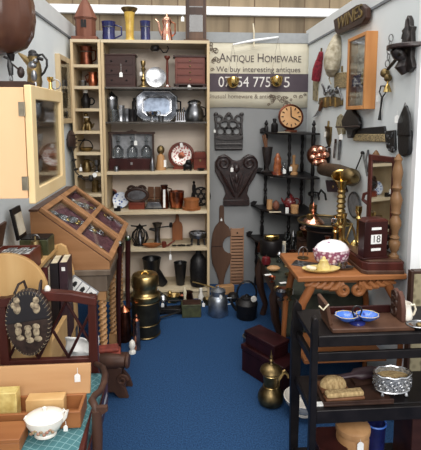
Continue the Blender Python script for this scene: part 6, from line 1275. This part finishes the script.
t = thing('clothes_brush', 'plum backed clothes brush lying beside the domed straw brush', 'brush', (.715, 1.585, TM+.008), 10, 'brushes on the trolley'); obj('back', M().lathe([(.02, -.07), (.03, -.04), (.03, .03), (.014, .05), (.012, .1), (.004, .12)], 1, 14, (0, .02, 0), .6, 'X'), bookplum, t); LAST[0].location = (0, 0, .022); obj('bristles', M().bx(.1, .035, .012, (-.01, .0, 0)), brown_d, t)
t = thing('silver_basket', 'oval pierced silver basket on ball feet on the middle trolley shelf', 'basket', (put(391.5, 1.515, TM).x, 1.515, TM)); k = S(1.55, .45)
obj('wall_band', M().lathe([(17, 6), (18, 8), (18.4, 22), (19, 23), (17.6, 22.6), (17, 8), (.1, 7)], k, 36, sy=.62), lace, t)
obj('rim', M().tube([(18.6*k*math.cos(2*PI*i/36), .62*18.6*k*math.sin(2*PI*i/36), 23*k+.6*k*math.cos(9*2*PI*i/36)) for i in range(36)], 1*k, 6, True).tube([(17.6*k*math.cos(2*PI*i/36), .62*17.6*k*math.sin(2*PI*i/36), 7*k) for i in range(36)], .9*k, 6, True), silver, t)
m = M()
for i in range(30):
    a_ = 2*PI*i/30; m.ring((18.6*k*math.cos(a_), .62*18.6*k*math.sin(a_), (12+5*(i % 2))*k), 1.9*k, .45*k, 'Y' if abs(math.sin(a_)) > .5 else 'X', n=10, k=4)
obj('filigree', m, silver, t); obj('lining', M().lathe([(.1, 8), (16.6, 8), (16.8, 19), (.1, 20.5)], k, 30, sy=.6), straw, t, label='tan contents')
for a_ in (35, 145, 215, 325): obj('foot', M().lathe([(1, 0), (2.4, 1.4), (2, 3), (1, 5), (2, 8)], k, 10, (15*k*math.cos(math.radians(a_)), .62*15*k*math.sin(math.radians(a_)))), silver, t)
# bottom shelf
q = put(352.5, 1.55, TB); k = S(1.55, .25)
t = thing('wooden_tub', 'round turned pale wooden lidded tub on the trolley bottom shelf', 'tub', (q.x, 1.56, TB))
obj('body', M().lathe([(15, 0), (16, 2), (16.6, 30), (16, 34), (15.8, 36)], k, 30), light_w, t); obj('lid', M().lathe([(17, 36), (17.6, 39), (17.4, 42), (15, 44.6), (8, 46), (.2, 46.4)], k, 30), light_w, t); price_tag(t, 1*k, -17.2*k, 40*k, .012, .034)
q = put(374, 1.60, TB); t = thing('blue_bucket', 'blue rimmed pot behind the pale wooden tub on the bottom shelf', 'pot', (q.x, 1.60, TB)); obj('pot', M().lathe([(9, 0), (10, 1), (11.4, 38), (10.6, 38), (.1, 6)], S(1.6), 24), cobalt, t); obj('rim', M().ring((0, 0, 38*S(1.6)), 11.4*S(1.6), 1*S(1.6), 'Z'), bluedish, t)
t = thing('wooden_chest', 'dark reddish wooden box on the bottom shelf at the trolley end', 'box', (put(412, 1.55, TB).x+.03, 1.55, TB)); obj('body', M().bx(.15, .14, .25), chest_w, t, .003); obj('lid', M().bx(.16, .15, .03, (0, 0, .251)), chest_w, t, .004)
t = thing('dark_book', 'dark flat box lying on the trolley bottom shelf beside the wooden tub', 'box', (.565, 1.565, TB)); obj('body', M().bx(.10, .13, .08), mahog_d, t, .003); obj('lid', M().bx(.105, .135, .02, (0, 0, .081)), mahog_d, t, .002); t.name = 'flat_box'
t = thing('fabric_screen', 'olive brocade fabric covered panel standing behind the black trolley', 'screen', (1.115, 1.84, 0)); obj('panel', M().box(-.10, .12, -.015, .015, .05, .745), olive_br, t, .004); obj('frame', M().box(-.112, -.10, -.017, .017, 0, .755).box(.12, .132, -.017, .017, 0, .755).box(-.10, .12, -.017, .017, .745, .757), brown_d, t, .002)
# ---------------------------------------------------------------- light and camera
def lamp(name, loc, rot, sx, sy_, power, col):
    l = bpy.data.lights.new(name, 'AREA'); l.shape = 'RECTANGLE'; l.size = sx; l.size_y = sy_; l.energy = power; l.color = col
    o = bpy.data.objects.new(name, l); C.objects.link(o); o.location = loc; o.rotation_euler = [math.radians(v) for v in rot]; return o
lamp('unseen_lamp', (.3, 1.6, 4.6), (0, 0, 0), 3.0, 1.2, 80, (1, .97, .92))
lamp('unseen_lamp', (-.2, 3.7, 4.6), (0, 0, 0), 3.0, 1.2, 25, (1, .97, .92))
lamp('unseen_lamp', (.6, -2.2, 3.2), (62, 0, 6), 3.5, 1.6, 170, (1, .97, .93))  # added frontal fill from behind the camera, brightens the shelves
w = bpy.data.worlds.new('hall'); bpy.context.scene.world = w; w.use_nodes = True
nt_ = w.node_tree; bg_ = nt_.nodes['Background']          # bright and dim noise patches added as unseen surroundings for metals to reflect
tc_ = nt_.nodes.new('ShaderNodeTexCoord'); nz_ = nt_.nodes.new('ShaderNodeTexNoise'); nz_.inputs['Scale'].default_value = 2.6; nz_.inputs['Detail'].default_value = 1
rp_ = nt_.nodes.new('ShaderNodeValToRGB'); rp_.color_ramp.elements[0].position = .40; rp_.color_ramp.elements[0].color = (.36, .36, .37, 1); rp_.color_ramp.elements[1].position = .62; rp_.color_ramp.elements[1].color = (1, 1, 1, 1)
nt_.links.new(tc_.outputs['Generated'], nz_.inputs['Vector']); nt_.links.new(nz_.outputs['Fac'], rp_.inputs['Fac']); nt_.links.new(rp_.outputs['Color'], bg_.inputs['Color'])
bg_.inputs['Strength'].default_value = 1.35
cd_ = bpy.data.cameras.new('camera'); co = bpy.data.objects.new('camera', cd_); C.objects.link(co)
cd_.sensor_fit = 'VERTICAL'; cd_.sensor_height = 36; cd_.lens = 36*FOC/450; cd_.shift_y = -(225-CY)/450; cd_.shift_x = 0
cd_.clip_start = .02
R3 = Matrix((RT, UP, -FW)).transposed()
co.matrix_world = Matrix.Translation((0, 0, EYE)) @ R3.to_4x4()
sc = bpy.context.scene; sc.camera = co
sc.view_settings.view_transform = 'Standard'; sc.view_settings.look = 'None'; sc.view_settings.gamma = 1; sc.view_settings.exposure = 0.0; sc.view_settings.use_curve_mapping = False
